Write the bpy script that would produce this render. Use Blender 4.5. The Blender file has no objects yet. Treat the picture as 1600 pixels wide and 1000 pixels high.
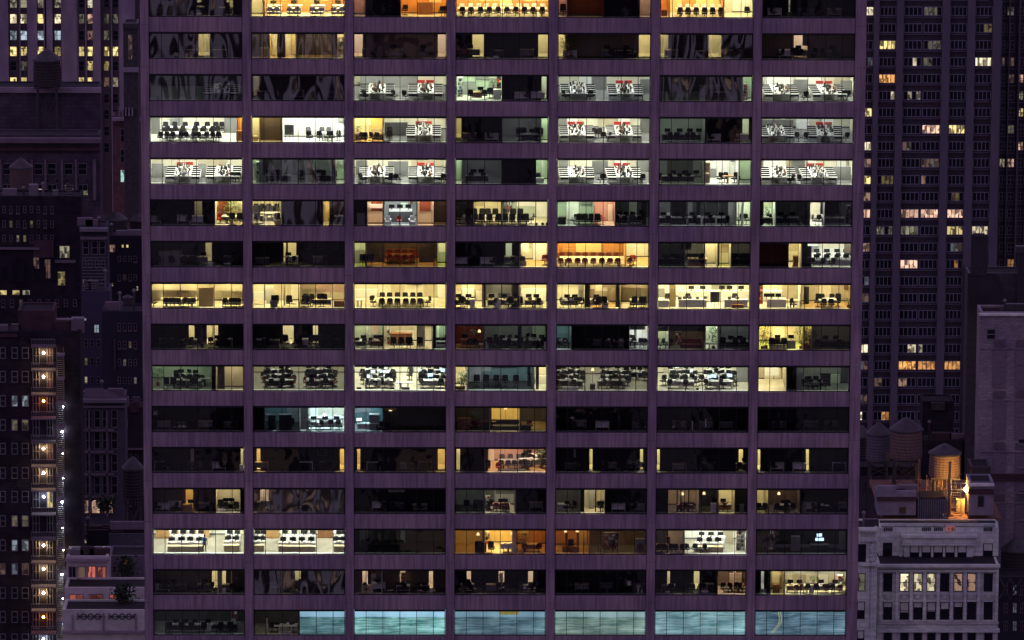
import bpy, math, random
from mathutils import Vector, Matrix
R = math.radians
rnd = random.Random(7)
sc = bpy.context.scene
col = sc.collection

# ------------------------------------------------------------------ camera
F = 9255.0; TH = R(11.3); YAW = R(0.80261); ROLL = R(0.24686); DIST = 535.237
fw = Vector((math.sin(YAW)*math.cos(TH), math.cos(YAW)*math.cos(TH), -math.sin(TH)))
r0 = Vector((math.cos(YAW), -math.sin(YAW), 0)); u0_ = r0.cross(fw)
rt = r0*math.cos(ROLL) + u0_*math.sin(ROLL)
up = -r0*math.sin(ROLL) + u0_*math.cos(ROLL)
CAM = rt*0.98183 + up*0.9148 - fw*DIST
cam = bpy.data.cameras.new('camera'); cam.lens = 36*F/1600; cam.sensor_width = 36
cam.clip_start = 10; cam.clip_end = 6000
cam_o = bpy.data.objects.new('camera', cam); col.objects.link(cam_o)
m = Matrix((rt, up, -fw)).transposed().to_4x4(); m.translation = CAM
cam_o.matrix_world = m; sc.camera = cam_o

# ------------------------------------------------------------------ sky, low light, exposure
world = bpy.data.worlds.new('World'); sc.world = world; world.use_nodes = True
nt = world.node_tree; bg = nt.nodes['Background']
sky = nt.nodes.new('ShaderNodeTexSky'); sky.sky_type = 'NISHITA'; sky.sun_disc = False
sky.sun_elevation = R(-2.0); sky.sun_rotation = R(215); sky.altitude = 300
tint = nt.nodes.new('ShaderNodeMixRGB'); tint.blend_type = 'MULTIPLY'; tint.inputs[0].default_value = 1
tint.inputs[2].default_value = (0.62, 0.44, 1.0, 1)
nt.links.new(sky.outputs[0], tint.inputs[1])
glow = nt.nodes.new('ShaderNodeMixRGB'); glow.inputs[0].default_value = .8      # the city's own violet glow, even over the whole sky
glow.inputs[2].default_value = (.137, .099, .186, 1)
nt.links.new(tint.outputs[0], glow.inputs[1]); nt.links.new(glow.outputs[0], bg.inputs[0])
bg.inputs[1].default_value = 2.2
sun = bpy.data.lights.new('sun', 'SUN'); sun.energy = 0.07; sun.angle = R(20); sun.color = (0.80, 0.50, 1.0)
sun_o = bpy.data.objects.new('sun', sun); col.objects.link(sun_o)
sun_o.rotation_euler = Vector((0.62, 0.70, -0.42)).to_track_quat('-Z', 'Y').to_euler()
vs = sc.view_settings; vs.view_transform = 'Standard'; vs.look = 'None'; vs.exposure = 0; vs.gamma = 1
cy = sc.cycles; cy.max_bounces = 7; cy.diffuse_bounces = 4; cy.glossy_bounces = 3; cy.transparent_max_bounces = 8
cy.sample_clamp_indirect = 4; cy.use_denoising = True
cy.caustics_reflective = False; cy.caustics_refractive = False

# ------------------------------------------------------------------ pixel <-> world
def ray(px, py):
    return fw + rt*((px-800)/F) + up*(-(py-500)/F)
def at(px, py, Y):                # world point seen at photo pixel on the plane y = Y
    d = ray(px, py); return CAM + d*((Y-CAM.y)/d.y)
def proj(p):
    v = Vector(p)-CAM; d = v.dot(fw); return 800+F*v.dot(rt)/d, 500-F*v.dot(up)/d
GZ = -160.0

# ------------------------------------------------------------------ mesh helpers
class MB:
    def __init__(s): s.v = []; s.f = []; s.mi = []; s.mats = []
    def _m(s, m):
        if m not in s.mats: s.mats.append(m)
        return s.mats.index(m)
    def poly(s, pts, m):
        b = len(s.v); s.v += [tuple(p) for p in pts]; s.f.append(tuple(range(b, b+len(pts)))); s.mi.append(s._m(m))
    def box(s, x0, y0, z0, x1, y1, z1, m, rz=0, c=None):
        pts = [(x, y, z) for z in (z0, z1) for y in (y0, y1) for x in (x0, x1)]
        if rz:
            cx, cy_ = c or ((x0+x1)/2, (y0+y1)/2); ca, sa = math.cos(rz), math.sin(rz)
            pts = [(cx+(x-cx)*ca-(y-cy_)*sa, cy_+(x-cx)*sa+(y-cy_)*ca, z) for x, y, z in pts]
        b = len(s.v); s.v += pts; k = s._m(m)
        for f in ((0,2,3,1),(4,5,7,6),(0,1,5,4),(2,6,7,3),(0,4,6,2),(1,3,7,5)):
            s.f.append(tuple(b+i for i in f)); s.mi.append(k)
    def lathe(s, prof, m, n=14, cx=0, cy=0, tilt=None):
        b = len(s.v); k = s._m(m)
        for (r, z) in prof:
            for i in range(n):
                a = 2*math.pi*i/n; s.v.append((cx+r*math.cos(a), cy+r*math.sin(a), z))
        for j in range(len(prof)-1):
            for i in range(n):
                s.f.append((b+j*n+i, b+j*n+(i+1) % n, b+(j+1)*n+(i+1) % n, b+(j+1)*n+i)); s.mi.append(k)
        s.f.append(tuple(b+i for i in range(n))[::-1]); s.mi.append(k)
        s.f.append(tuple(b+(len(prof)-1)*n+i for i in range(n))); s.mi.append(k)
    def bar(s, a, b_, r, m, n=5, r2=None):
        a = Vector(a); b_ = Vector(b_); d = (b_-a)
        if d.length < 1e-6: return
        q = d.to_track_quat('Z', 'Y'); k = s._m(m); b = len(s.v); r2 = r if r2 is None else r2
        for p, rr in ((a, r), (b_, r2)):
            for i in range(n):
                an = 2*math.pi*i/n; s.v.append(tuple(p + q @ Vector((rr*math.cos(an), rr*math.sin(an), 0))))
        for i in range(n):
            s.f.append((b+i, b+(i+1) % n, b+n+(i+1) % n, b+n+i)); s.mi.append(k)
        s.f.append(tuple(b+i for i in range(n))[::-1]); s.mi.append(k)
        s.f.append(tuple(b+n+i for i in range(n))); s.mi.append(k)
    def mesh(s, name):
        me = bpy.data.meshes.new(name); me.from_pydata(s.v, [], s.f)
        for m in s.mats: me.materials.append(m)
        me.polygons.foreach_set('material_index', s.mi); me.update(); return me
    def build(s, name, parent=None):
        return link(name, s.mesh(name), parent)
def link(name, data, parent=None):
    o = bpy.data.objects.new(name, data); col.objects.link(o); o.parent = parent; return o
def tag(o, label=None, cat=None, group=None, kind=None):
    if label: o['label'] = label
    if cat: o['category'] = cat
    if group: o['group'] = group
    if kind: o['kind'] = kind
    return o
def empty(name, loc=(0, 0, 0), rz=0):
    o = bpy.data.objects.new(name, None); col.objects.link(o); o.location = loc; o.rotation_euler = (0, 0, rz)
    o.empty_display_size = .3; return o

# ------------------------------------------------------------------ materials
MC = {}
def mat(name, c, rough=.7, var=.18, scale=2.0, spec=.3, stretch=(1, 1, 1), emit=0, metal=0, bump=0, c2=None, big=0, brick=None):
    if name in MC: return MC[name]
    m = bpy.data.materials.new(name); m.use_nodes = True; n = m.node_tree; b = n.nodes['Principled BSDF']
    b.inputs['Roughness'].default_value = rough; b.inputs['Specular IOR Level'].default_value = spec
    b.inputs['Metallic'].default_value = metal
    tc = n.nodes.new('ShaderNodeTexCoord'); mp = n.nodes.new('ShaderNodeMapping')
    mp.inputs['Scale'].default_value = stretch; n.links.new(tc.outputs['Object'], mp.inputs[0])
    no = n.nodes.new('ShaderNodeTexNoise'); no.inputs['Scale'].default_value = scale; no.inputs['Detail'].default_value = 5
    n.links.new(mp.outputs[0], no.inputs['Vector'])
    rp = n.nodes.new('ShaderNodeValToRGB'); n.links.new(no.outputs['Fac'], rp.inputs[0])
    rp.color_ramp.elements[0].position = .3; rp.color_ramp.elements[1].position = .7
    c2 = c2 or tuple(min(1, x*(1+var)) for x in c)
    rp.color_ramp.elements[0].color = tuple(x*(1-var) for x in c)+(1,)
    rp.color_ramp.elements[1].color = tuple(c2)+(1,)
    if big:                       # broad weathering over the fine grain
        n2 = n.nodes.new('ShaderNodeTexNoise'); n2.inputs['Scale'].default_value = .16; n2.inputs['Detail'].default_value = 4
        n.links.new(tc.outputs['Object'], n2.inputs['Vector']); r2 = n.nodes.new('ShaderNodeValToRGB'); n.links.new(n2.outputs['Fac'], r2.inputs[0])
        r2.color_ramp.elements[0].position = .35; r2.color_ramp.elements[1].position = .65
        r2.color_ramp.elements[0].color = (1-big, 1-big*1.1, 1-big*.6, 1); r2.color_ramp.elements[1].color = (1, 1, 1, 1)
        m3 = n.nodes.new('ShaderNodeMixRGB'); m3.blend_type = 'MULTIPLY'; m3.inputs[0].default_value = 1
        n.links.new(rp.outputs[0], m3.inputs[1]); n.links.new(r2.outputs[0], m3.inputs[2]); n.links.new(m3.outputs[0], b.inputs['Base Color'])
    else: n.links.new(rp.outputs[0], b.inputs['Base Color'])
    if brick:                     # courses of blocks or bricks: (width, height, strength)
        sx = n.nodes.new('ShaderNodeSeparateXYZ'); cb = n.nodes.new('ShaderNodeCombineXYZ'); n.links.new(tc.outputs['Object'], sx.inputs[0])
        ad = n.nodes.new('ShaderNodeMath'); n.links.new(sx.outputs[0], ad.inputs[0]); n.links.new(sx.outputs[1], ad.inputs[1]); n.links.new(ad.outputs[0], cb.inputs[0]); n.links.new(sx.outputs[2], cb.inputs[1])
        bk = n.nodes.new('ShaderNodeTexBrick'); n.links.new(cb.outputs[0], bk.inputs['Vector']); bk.inputs['Scale'].default_value = 1
        bk.inputs['Brick Width'].default_value = brick[0]; bk.inputs['Row Height'].default_value = brick[1]; bk.inputs['Mortar Size'].default_value = brick[1]*.07
        v = 1-brick[2]; bk.inputs['Color1'].default_value = (1, 1, 1, 1); bk.inputs['Color2'].default_value = (1-brick[2]*.55,)*3+(1,); bk.inputs['Mortar'].default_value = (v, v, v, 1)
        m4 = n.nodes.new('ShaderNodeMixRGB'); m4.blend_type = 'MULTIPLY'; m4.inputs[0].default_value = 1
        src = b.inputs['Base Color'].links[0].from_socket; n.links.new(src, m4.inputs[1]); n.links.new(bk.outputs[0], m4.inputs[2]); n.links.new(m4.outputs[0], b.inputs['Base Color'])
    if emit:
        n.links.new(rp.outputs[0], b.inputs['Emission Color']); b.inputs['Emission Strength'].default_value = emit
    if bump:
        bm = n.nodes.new('ShaderNodeBump'); bm.inputs['Strength'].default_value = bump; bm.inputs['Distance'].default_value = .05
        n.links.new(no.outputs['Fac'], bm.inputs['Height']); n.links.new(bm.outputs[0], b.inputs['Normal'])
    MC[name] = m; return m
def emitter(name, c, s):
    if name in MC: return MC[name]
    m = bpy.data.materials.new(name); m.use_nodes = True; n = m.node_tree; n.nodes.clear()
    e = n.nodes.new('ShaderNodeEmission'); o = n.nodes.new('ShaderNodeOutputMaterial')
    e.inputs[0].default_value = tuple(c)+(1,); e.inputs[1].default_value = s
    n.links.new(e.outputs[0], o.inputs[0]); MC[name] = m; return m
def litglass(name, c, s, seed=0, dark=.12):
    """a lit far window: curtains and things in the room break up the light"""
    if name in MC: return MC[name]
    m = bpy.data.materials.new(name); m.use_nodes = True; n = m.node_tree; b = n.nodes['Principled BSDF']
    b.inputs['Base Color'].default_value = (.02, .02, .02, 1); b.inputs['Roughness'].default_value = .2
    tc = n.nodes.new('ShaderNodeTexCoord'); mp = n.nodes.new('ShaderNodeMapping')
    mp.inputs['Location'].default_value = (seed*3.1, seed*1.7, seed*.9); mp.inputs['Scale'].default_value = (1, 1, .6)
    n.links.new(tc.outputs['Object'], mp.inputs[0])
    vo = n.nodes.new('ShaderNodeTexVoronoi'); vo.distance = 'CHEBYCHEV'; vo.inputs['Scale'].default_value = 2.0
    n.links.new(mp.outputs[0], vo.inputs['Vector'])
    rp = n.nodes.new('ShaderNodeValToRGB'); rp.color_ramp.interpolation = 'LINEAR'
    sp = n.nodes.new('ShaderNodeSeparateColor'); n.links.new(vo.outputs['Color'], sp.inputs[0]); n.links.new(sp.outputs[0], rp.inputs[0])
    rp.color_ramp.elements[0].position = .12; rp.color_ramp.elements[1].position = .72
    rp.color_ramp.elements[0].color = tuple(x*dark for x in c)+(1,); rp.color_ramp.elements[1].color = tuple(c)+(1,)
    n.links.new(rp.outputs[0], b.inputs['Emission Color']); b.inputs['Emission Strength'].default_value = s
    MC[name] = m; return m

STONE = mat('tower_stone', (.295, .228, .245), .8, .33, 1.3, .25, (3.4, 3.4, .2), big=.3)
GAP = mat('joint', (.02, .018, .02), .9)
BLK = mat('black_frame', (.010, .010, .011), .55, .1)
WHITE = mat('white_paint', (.78, .77, .74), .6, .05)
CEIL = mat('ceiling_tile', (.62, .62, .60), .8, .05)
CHR = mat('chair_black', (.014, .014, .016), .6, .3, 8)
CHG = mat('chair_grey', (.10, .10, .11), .7, .3, 8)
CHRED = mat('chair_red', (.35, .03, .02), .6, .2, 8)
CHBR = mat('chair_maroon', (.12, .025, .02), .6, .2, 8)
STEEL = mat('steel', (.35, .35, .36), .35, .1, 5, .5, metal=.7)
SCR = mat('screen_off', (.012, .013, .016), .2, .2)
SCRB = emitter('screen_blue', (.45, .7, 1.0), 2.2)
SCRW = emitter('screen_white', (.85, .95, 1.0), 1.6)
WOOD = mat('light_wood', (.45, .26, .11), .5, .25, 3, .4, (6, 1, 1))
OAK = mat('brown_wood', (.20, .085, .035), .5, .3, 2.5, .4, (5, 5, .6))
PAPER = mat('paper', (.75, .74, .70), .8, .06)
LEAF = mat('leaf', (.05, .11, .03), .6, .5, 9)
POT = mat('pot', (.16, .09, .06), .7, .2)
REDP = mat('red_panel', (.55, .03, .03), .6, .15)

def glass(name='tower_glass', sc1=.7, dist=.010, add=.01, rip=0):
    m = bpy.data.materials.new(name); m.use_nodes = True; n = m.node_tree; n.nodes.clear()
    o = n.nodes.new('ShaderNodeOutputMaterial'); mx = n.nodes.new('ShaderNodeMixShader')
    tr = n.nodes.new('ShaderNodeBsdfTransparent'); gl = n.nodes.new('ShaderNodeBsdfGlossy')
    tr.inputs[0].default_value = (.93, .96, .93, 1); gl.inputs['Roughness'].default_value = .05 if rip else .02
    lw = n.nodes.new('ShaderNodeFresnel'); lw.inputs[0].default_value = 1.52
    mu = n.nodes.new('ShaderNodeMath'); mu.operation = 'MULTIPLY_ADD'; mu.inputs[1].default_value = 1.0; mu.inputs[2].default_value = add
    n.links.new(lw.outputs[0], mu.inputs[0])
    tc = n.nodes.new('ShaderNodeTexCoord'); no = n.nodes.new('ShaderNodeTexNoise'); no.inputs['Scale'].default_value = sc1; no.inputs['Distortion'].default_value = rip
    mg = n.nodes.new('ShaderNodeMapping'); mg.inputs['Scale'].default_value = (1.5, 1, .7) if rip else (1, 1, 1); n.links.new(tc.outputs['Object'], mg.inputs[0])
    no.inputs['Detail'].default_value = 0 if rip else 1.5; n.links.new(mg.outputs[0], no.inputs['Vector'])
    bm = n.nodes.new('ShaderNodeBump'); bm.inputs['Strength'].default_value = 1; bm.inputs['Distance'].default_value = dist
    n.links.new(no.outputs['Fac'], bm.inputs['Height']); n.links.new(bm.outputs[0], gl.inputs['Normal'])
    n.links.new(mu.outputs[0], mx.inputs[0]); n.links.new(tr.outputs[0], mx.inputs[1]); n.links.new(gl.outputs[0], mx.inputs[2])
    n.links.new(mx.outputs[0], o.inputs[0]); return m
GLASS = glass()
GLASSR = glass('wavy_glass', .42, .07, .36, .5)
WAVY = {(1, 0): .9, (2, 0): 1, (3, 0): 1, (2, 1): 1, (3, 1): 1, (5, 1): 1, (6, 1): 1, (2, 5): 1, (3, 5): 1, (13, 1): 1, (15, 1): 1}

LC = {'W': (.97, .985, .85), 'Y': (1, .83, .43), 'C': (1, .88, .58), 'G': (.88, 1, .74), 'O': (1, .56, .16),
      'B': (.62, .86, 1), 'P': (1, .70, .52), 'A': (1, .62, .22), 'N': (.9, .97, .95), 'T': (.50, .95, .98)}
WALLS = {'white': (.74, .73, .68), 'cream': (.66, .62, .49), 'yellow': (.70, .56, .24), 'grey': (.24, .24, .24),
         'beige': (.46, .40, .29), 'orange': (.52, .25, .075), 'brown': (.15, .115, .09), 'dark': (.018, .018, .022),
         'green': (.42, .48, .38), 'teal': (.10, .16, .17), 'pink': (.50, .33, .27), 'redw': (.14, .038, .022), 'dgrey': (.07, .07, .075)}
def wallm(k):
    return mat('wall_'+k, WALLS[k], .8, .07, 1.2)
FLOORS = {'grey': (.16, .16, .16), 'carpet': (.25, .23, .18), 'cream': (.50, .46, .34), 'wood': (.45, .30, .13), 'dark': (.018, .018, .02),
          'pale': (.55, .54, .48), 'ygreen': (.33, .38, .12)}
def floorm(k):
    return mat('floor_'+k, FLOORS[k], .75, .2, 1.6, .3, (1, .35, 1))

# ------------------------------------------------------------------ the tower
HF = 3.79849; HW = 2.46468; P = 9.144; WW = 8.289
ROWS = range(1, 17)
def rz0(r): return (8.5-r)*HF
def bx(b): return (b-3)*P
tower = tag(empty('office_tower', (0, 0, GZ)), 'wide purple-grey office tower with seven bays of dark ribbon windows and lit offices', 'office tower')
XL = bx(0)-WW/2-.84; XR = bx(6)+WW/2+1.06
TB = 30.0     # building depth
def tb(o):     # parts are written in world coordinates
    o.location = (0, 0, -GZ); return o
storeys = {}
for r in ROWS:
    s = MB(); z = rz0(r)
    s.box(XL+.02, 0.0, z-(HF-HW), XR-.02, .30, z, STONE)          # spandrel below this row of windows
    s.box(XL+.4, .30, z-.55, XR-.4, 13.0, z-.13, CEIL)              # slab
    storeys[r] = tb(s.build('storey', tower))
s = MB(); z = rz0(0)
s.box(XL+.02, 0, z-(HF-HW), XR-.02, .30, z+3.0, STONE); s.box(XL+.4, .30, z-.55, XR-.4, TB-.2, z-.13, CEIL)
tb(s.build('parapet', tower))
s = MB(); zb = rz0(16)-(HF-HW)
s.box(XL+.02, 0.0, GZ+.01, XR-.02, .30, zb-.004, STONE); tb(s.build('base_wall', tower))
s = MB(); zt = rz0(0)+3
s.box(XL+.01, .301, GZ+.01, XL+.39, TB, zt, STONE); s.box(XR-.39, .301, GZ+.01, XR-.01, TB, zt, STONE); s.box(XL+.39, TB-.3, GZ+.01, XR-.39, TB, zt-.01, STONE)
s.box(XL+.41, 13.02, GZ+.01, XR-.41, 13.3, zt-4, wallm('dark'))
tb(s.build('side_wall', tower))
for i in range(8):
    x0 = XL if i == 0 else bx(i-1)+WW/2
    x1 = XR if i == 7 else bx(i)-WW/2
    s = MB()
    s.box(x0+.03, -.10, GZ+.02, x1-.03, -.004, zt+.05, GAP)
    s.box(x0+.02, -.02, GZ+.02, x1-.02, .32, zt+.02, GAP)
    for r in range(0, 18):
        za = rz0(r)-(HF-HW)*.5; s.box(x0+.045, -.16, za+.012, x1-.045, -.005, za+HF-.012, STONE)
    s.box(x0+.045, -.16, GZ+.03, x1-.045, -.005, rz0(17)-(HF-HW)*.5-.01, STONE)
    tb(s.build('pier', tower))

# pixel column for a row at a depth behind the facade
def xr(px, r, d):
    z = rz0(r)+HW*.4; x, y = 0, 500
    p = proj((0, d, z)); return at(px, p[1], d).x

def window(r, b, lit):
    s = MB(); z = rz0(r); x0 = bx(b)-WW/2; x1 = x0+WW; y0, y1 = .16, .26
    s.box(x0, y0-.06, z+HW-.20, x1, y1, z+HW, BLK); s.box(x0, y0-.02, z, x1, y1, z+.07, BLK)
    s.box(x0, y0, z+.07, x0+.06, y1, z+HW-.20, BLK); s.box(x1-.06, y0, z+.07, x1, y1, z+HW-.20, BLK)
    w6 = WW/144.4
    for k in (18.7, 45.4, 72.2, 99.0, 125.7):
        s.box(x0+k*w6-.026, y0+.01, z+.07, x0+k*w6+.026, y1-.02, z+HW-.20, BLK)
    w = tb_child(s.build('window', storeys[r]))
    g = MB(); g.poly([(x0+.03, .21, z+.03), (x1-.03, .21, z+.03), (x1-.03, .21, z+HW-.1), (x0+.03, .21, z+HW-.1)], GLASSR if (r, b) in WAVY else GLASS)
    tb_child(g.build('window_glass', storeys[r]))
    s = MB(); s.box(x0-.3, .32, z-.12, x1+.3, .84, z+.045, WHITE); tb_child(s.build('window_ledge', storeys[r]))
def tb_child(o): o.location = (0, 0, 0); return o

LIT = {}
def zone(r, b, pa, pb, d, wall, floor, lvl, lc='W', holes=(), cor=(.0, 'Y'), band=None, fast=1.0, dr=None):
    """one room behind the glass: photo columns pa..pb, depth d; holes are doorways or glass strips to a lit corridor"""
    if lvl > .28: lvl *= 1.35
    LIT[(r, b)] = max(LIT.get((r, b), 0), lvl)
    X0 = bx(b)-WW/2; X1 = X0+WW
    x0 = xr(pa, r, .6); x1 = xr(pb, r, .6)
    e0 = x0 < X0+.25; e1 = x1 > X1-.25
    if e0: x0 = X0-.40
    if e1: x1 = X1+.40
    z0 = rz0(r)-.125; z1 = rz0(r)+HW+.75
    W = wallm(wall); s = MB(); ya = .64
    hs = sorted((xr(a, r, d), xr(c, r, d)) for a, c in holes)
    hs = [(max(a, x0+.06), min(c, x1-.06)) for a, c in hs]; hs = [h for h in hs if h[1]-h[0] > .04]
    cur = x0
    for a, c in hs:
        s.box(cur, d, z0, a, d+.06, z1, W); s.box(a, d, z0+2.55, c, d+.06, z1, W); cur = c
    s.box(cur, d, z0, x1, d+.06, z1, W)
    ys = .62 if not e0 else .62
    s.box(x0, ya, z0, x0+.04, d, z1, W); s.box(x1-.04, ya, z0, x1, d, z1, W)
    if not e0: s.box(x0-.0, .30, z0, x0+.04, ya, z1, W)
    if not e1: s.box(x1-.04, .30, z0, x1, ya, z1, W)
    if band:                     # coloured upper part of the back wall: (material, from height, to height)
        for (bm_, h0, h1, a, c) in band:
            xa = max(xr(a, r, d-.05), x0+.05); xc = min(xr(c, r, d-.05), x1-.05)
            s.box(xa, d-.05, z0+h0, xc, d-.002, z0+h1, bm_)
    S_ = storeys[r]
    if lvl > .12 and x1-x0 > .8:      # joints, doors and boards on the back wall
        q = random.Random(r*100+b*7+int(pa)); xx = x0+.1; alt = {'white': ('cream', 'grey'), 'cream': ('beige', 'white'), 'green': ('white', 'grey'), 'beige': ('cream', 'brown'), 'yellow': ('cream', 'beige'),
             'grey': ('dgrey', 'green'), 'orange': ('yellow', 'orange'), 'brown': ('brown', 'beige'), 'pink': ('beige', 'cream'), 'teal': ('grey', 'dgrey')}.get(wall, ('grey', 'dgrey'))
        while xx < x1-.3:
            ww = q.choice([.9, 1.2, 1.2, 1.8, 2.4]); xe = min(xx+ww, x1-.08); t = q.random()
            if xe-xx < .3: break
            if t < .22: s.box(xx+.05, d-.04, z0+.02, xe-.05, d-.001, z0+2.15, wallm(alt[0]))
            elif t < .38: s.box(xx+.05, d-.03, z0+1.0, xe-.05, d-.001, z0+q.choice([1.7, 1.95]), wallm(alt[0]))
            elif t < .48: s.box(xx+.05, d-.35, z0, xe-.05, d-.002, z0+q.choice([.8, 1.2, 1.5]), wallm(alt[1]))
            elif t < .58: s.box(xx+.05, d-.25, z0+1.45, xe-.05, d-.002, z0+1.8, wallm(alt[1]))
            s.box(xe-.012, d-.012, z0, xe+.012, d-.0005, z1-.3, wallm('dgrey')); xx = xe
        s.box(x0+.05, d-.02, z0+.004, x1-.05, d-.0008, z0+.1, wallm('dgrey'))
    s.build('room_wall', S_)
    s = MB(); s.poly([(x0+.04, .3, z0), (x1-.04, .3, z0), (x1-.04, d, z0), (x0+.04, d, z0)], floorm(floor)); s.build('room_floor', S_)
    s = MB(); s.box(x0, .45, z1-.3, x1, d, z1-.25, CEIL); s.build('room_ceiling', S_)
    zc = z1-.32
    if lvl > 0:
        n = max(1, round((x1-x0)/2.6)); m_ = max(1, round(d/4)); s = MB(); w = x1-x0; A = 0
        rho = .5; S = 2*(w*d+w*2.7+d*2.7)
        for i in range(n):
            for j in range(m_):
                cx = x0+w*(i+.5)/n; cy_ = .6+(d-.6)*(j+.5)/m_; A += .5*1.1
        E = lvl*S*(1-rho)/(rho*A)
        E = float('%.2g' % E)
        em = emitter('lamp_%s_%s' % (lc, E), LC[lc], E)
        for i in range(n):
            for j in range(m_):
                cx = x0+w*(i+.5)/n; cy_ = .6+(d-.6)*(j+.5)/m_
                s.poly([(cx-.25, cy_-.55, zc), (cx-.25, cy_+.55, zc), (cx+.25, cy_+.55, zc), (cx+.25, cy_-.55, zc)], em)
        s.build('ceiling_lamp', S_)  # in the dark rooms only an added ambient glow
    if hs and cor[0] > 0:
        c0 = min(h[0] for h in hs)-.9; c1 = max(h[1] for h in hs)+.9; c0 = max(c0, x0-.2); c1 = min(c1, x1+.2)
        d2 = d+2.0; Wc = wallm('cream' if cor[1] in 'YCOA' else 'white'); s = MB()
        s.box(c0, d2, z0, c1, d2+.05, z1, Wc); s.box(c0-.04, d+.07, z0, c0, d2, z1, Wc); s.box(c1, d+.07, z0, c1+.04, d2, z1, Wc)
        s.box(c0, d+.065, z1-.3, c1, d2, z1-.26, CEIL)
        s.build('corridor_wall', S_)
        s = MB(); s.poly([(c0, d, z0+.003), (c1, d, z0+.003), (c1, d2, z0+.003), (c0, d2, z0+.003)], floorm('cream')); s.build('corridor_floor', S_)
        cor = (cor[0]*1.3, cor[1]); n = max(1, round((c1-c0)/1.8)); w = c1-c0; S = 2*(w*2+w*2.7+2*2.7); A = n*.6*.6; E = float('%.2g' % (cor[0]*S*.5/(.5*A)))
        em = emitter('lamp_%s_%s' % (cor[1], E), LC[cor[1]], E); s = MB()
        for i in range(n):
            cx = c0+w*(i+.5)/n; cy_ = d+1.05
            s.poly([(cx-.3, cy_-.3, z1-.32), (cx-.3, cy_+.3, z1-.32), (cx+.3, cy_+.3, z1-.32), (cx+.3, cy_-.3, z1-.32)], em)
        s.build('ceiling_lamp', S_)
        for a, c in hs:                                   # frame of each doorway
            s = MB(); s.box(a-.04, d-.03, z0, a+.01, d-.001, z0+2.6, BLK); s.box(c-.01, d-.03, z0, c+.04, d-.001, z0+2.6, BLK)
            s.build('door_frame', S_)

# ------------------------------------------------------------------ things inside the rooms
ORD = ['first', 'second', 'third', 'fourth', 'fifth', 'sixth', 'seventh', 'eighth', 'ninth', 'tenth', 'eleventh', 'twelfth', 'thirteenth',
       'fourteenth', 'fifteenth', 'sixteenth', 'seventeenth', 'eighteenth', 'nineteenth', 'twentieth'] + ['%dth' % i for i in range(21, 60)]
PROTO = {}; REG = []
def parts(name, lst):
    """prototype = list of (part name, mesh)"""
    return (name, [(n, s.mesh(n)) for n, s in lst])
def place(key, px, r, d, desc, cat, group, rz=0.0, z=0.0, x=None, sc_=None):
    name, ps = PROTO[key]
    X = xr(px, r, d) if x is None else x
    if len(ps) == 1:
        o = link(name, ps[0][1]); o.location = (X, d, rz0(r)-.12+z); o.rotation_euler = (0, 0, rz)
    else:
        o = empty(name, (X, d, rz0(r)-.12+z), rz)
        for n, me in ps: link(n, me, o)
    if sc_: o.scale = sc_
    o['category'] = cat; o['group'] = group
    b = max(0, min(6, int((px-232)/159.0)))
    REG.append((o, desc, r, b, px)); return o

def mk_chair(key, m, h=1.02, w=.50):
    a = MB(); a.box(-w/2, -.24, .43, w/2, .24, .51, m)
    b = MB()
    b.box(-w/2+.01, .20, .60, w/2-.01, .27, h-.08, m); b.box(-w/2+.05, .21, h-.08, w/2-.05, .27, h, m); b.box(-.05, .22, .45, .05, .25, .60, m)
    c = MB(); c.bar((0, 0, .08), (0, 0, .43), .03, BLK)
    for i in range(5):
        t = i*2*math.pi/5; c.bar((0, 0, .09), (.28*math.cos(t), .28*math.sin(t), .04), .022, BLK, 4)
    e = MB()
    for s in (-1, 1):
        e.box(s*w/2-.03, -.15, .66, s*w/2+.03, .16, .69, BLK); e.box(s*w/2-.015, .0, .47, s*w/2+.015, .04, .66, BLK)
    PROTO[key] = parts('office_chair', [('seat', a), ('backrest', b), ('chair_base', c), ('armrest', e)])
mk_chair('chb', CHR); mk_chair('chg', CHG); mk_chair('chr', CHRED, .95); mk_chair('chm', CHBR, .95); mk_chair('chx', CHR, 1.22, .56)
mk_chair('chw', WHITE, .95)
CHD = {'chb': ('black swivel chair', 'chairs'), 'chg': ('grey swivel chair', 'chairs'), 'chr': ('red chair', 'chairs'), 'chm': ('dark maroon chair', 'chairs'),
       'chx': ('tall black executive chair', 'chairs'), 'chw': ('white chair', 'chairs')}
def ch(r, pxs, d, k='chb', back=True, jit=.25):
    for p in pxs:
        a = (math.pi if back else 0)+rnd.uniform(-jit, jit)
        place(k, p, r, d+rnd.uniform(-.08, .08)*(jit > .1), CHD[k][0], 'chair', 'chairs in the lit offices of the tower', rz=a)

def mk_desk(w, d, m, lm, h=.74, panel=True):
    key = ('desk', w, d, m.name, lm.name, h)
    if key not in PROTO:
        a = MB(); a.box(-w/2, -d/2, h-.04, w/2, d/2, h, m)
        b = MB(); b.box(-w/2+.02, -d/2+.03, 0, -w/2+.06, d/2-.03, h-.042, lm)
        c = MB(); c.box(w/2-.06, -d/2+.03, 0, w/2-.02, d/2-.03, h-.042, lm)
        l = [('desktop', a), ('leg', b), ('leg', c)]
        if panel:
            e = MB(); e.box(-w/2+.07, d/2-.12, .12, w/2-.07, d/2-.09, h-.05, lm); l.append(('modesty_panel', e))
        PROTO[key] = parts('desk', l)
    return key
DM = {'white': (WHITE, WHITE), 'wood': (WOOD, WOOD), 'oak': (OAK, OAK), 'black': (CHR, BLK), 'grey': (mat('grey_laminate', (.22, .22, .21), .6, .1), CHG)}
DM['pale'] = (mat('pale_laminate', (.6, .5, .32), .5, .1), DM['grey'][0])
def wpx(w): return w/17.25
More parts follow.
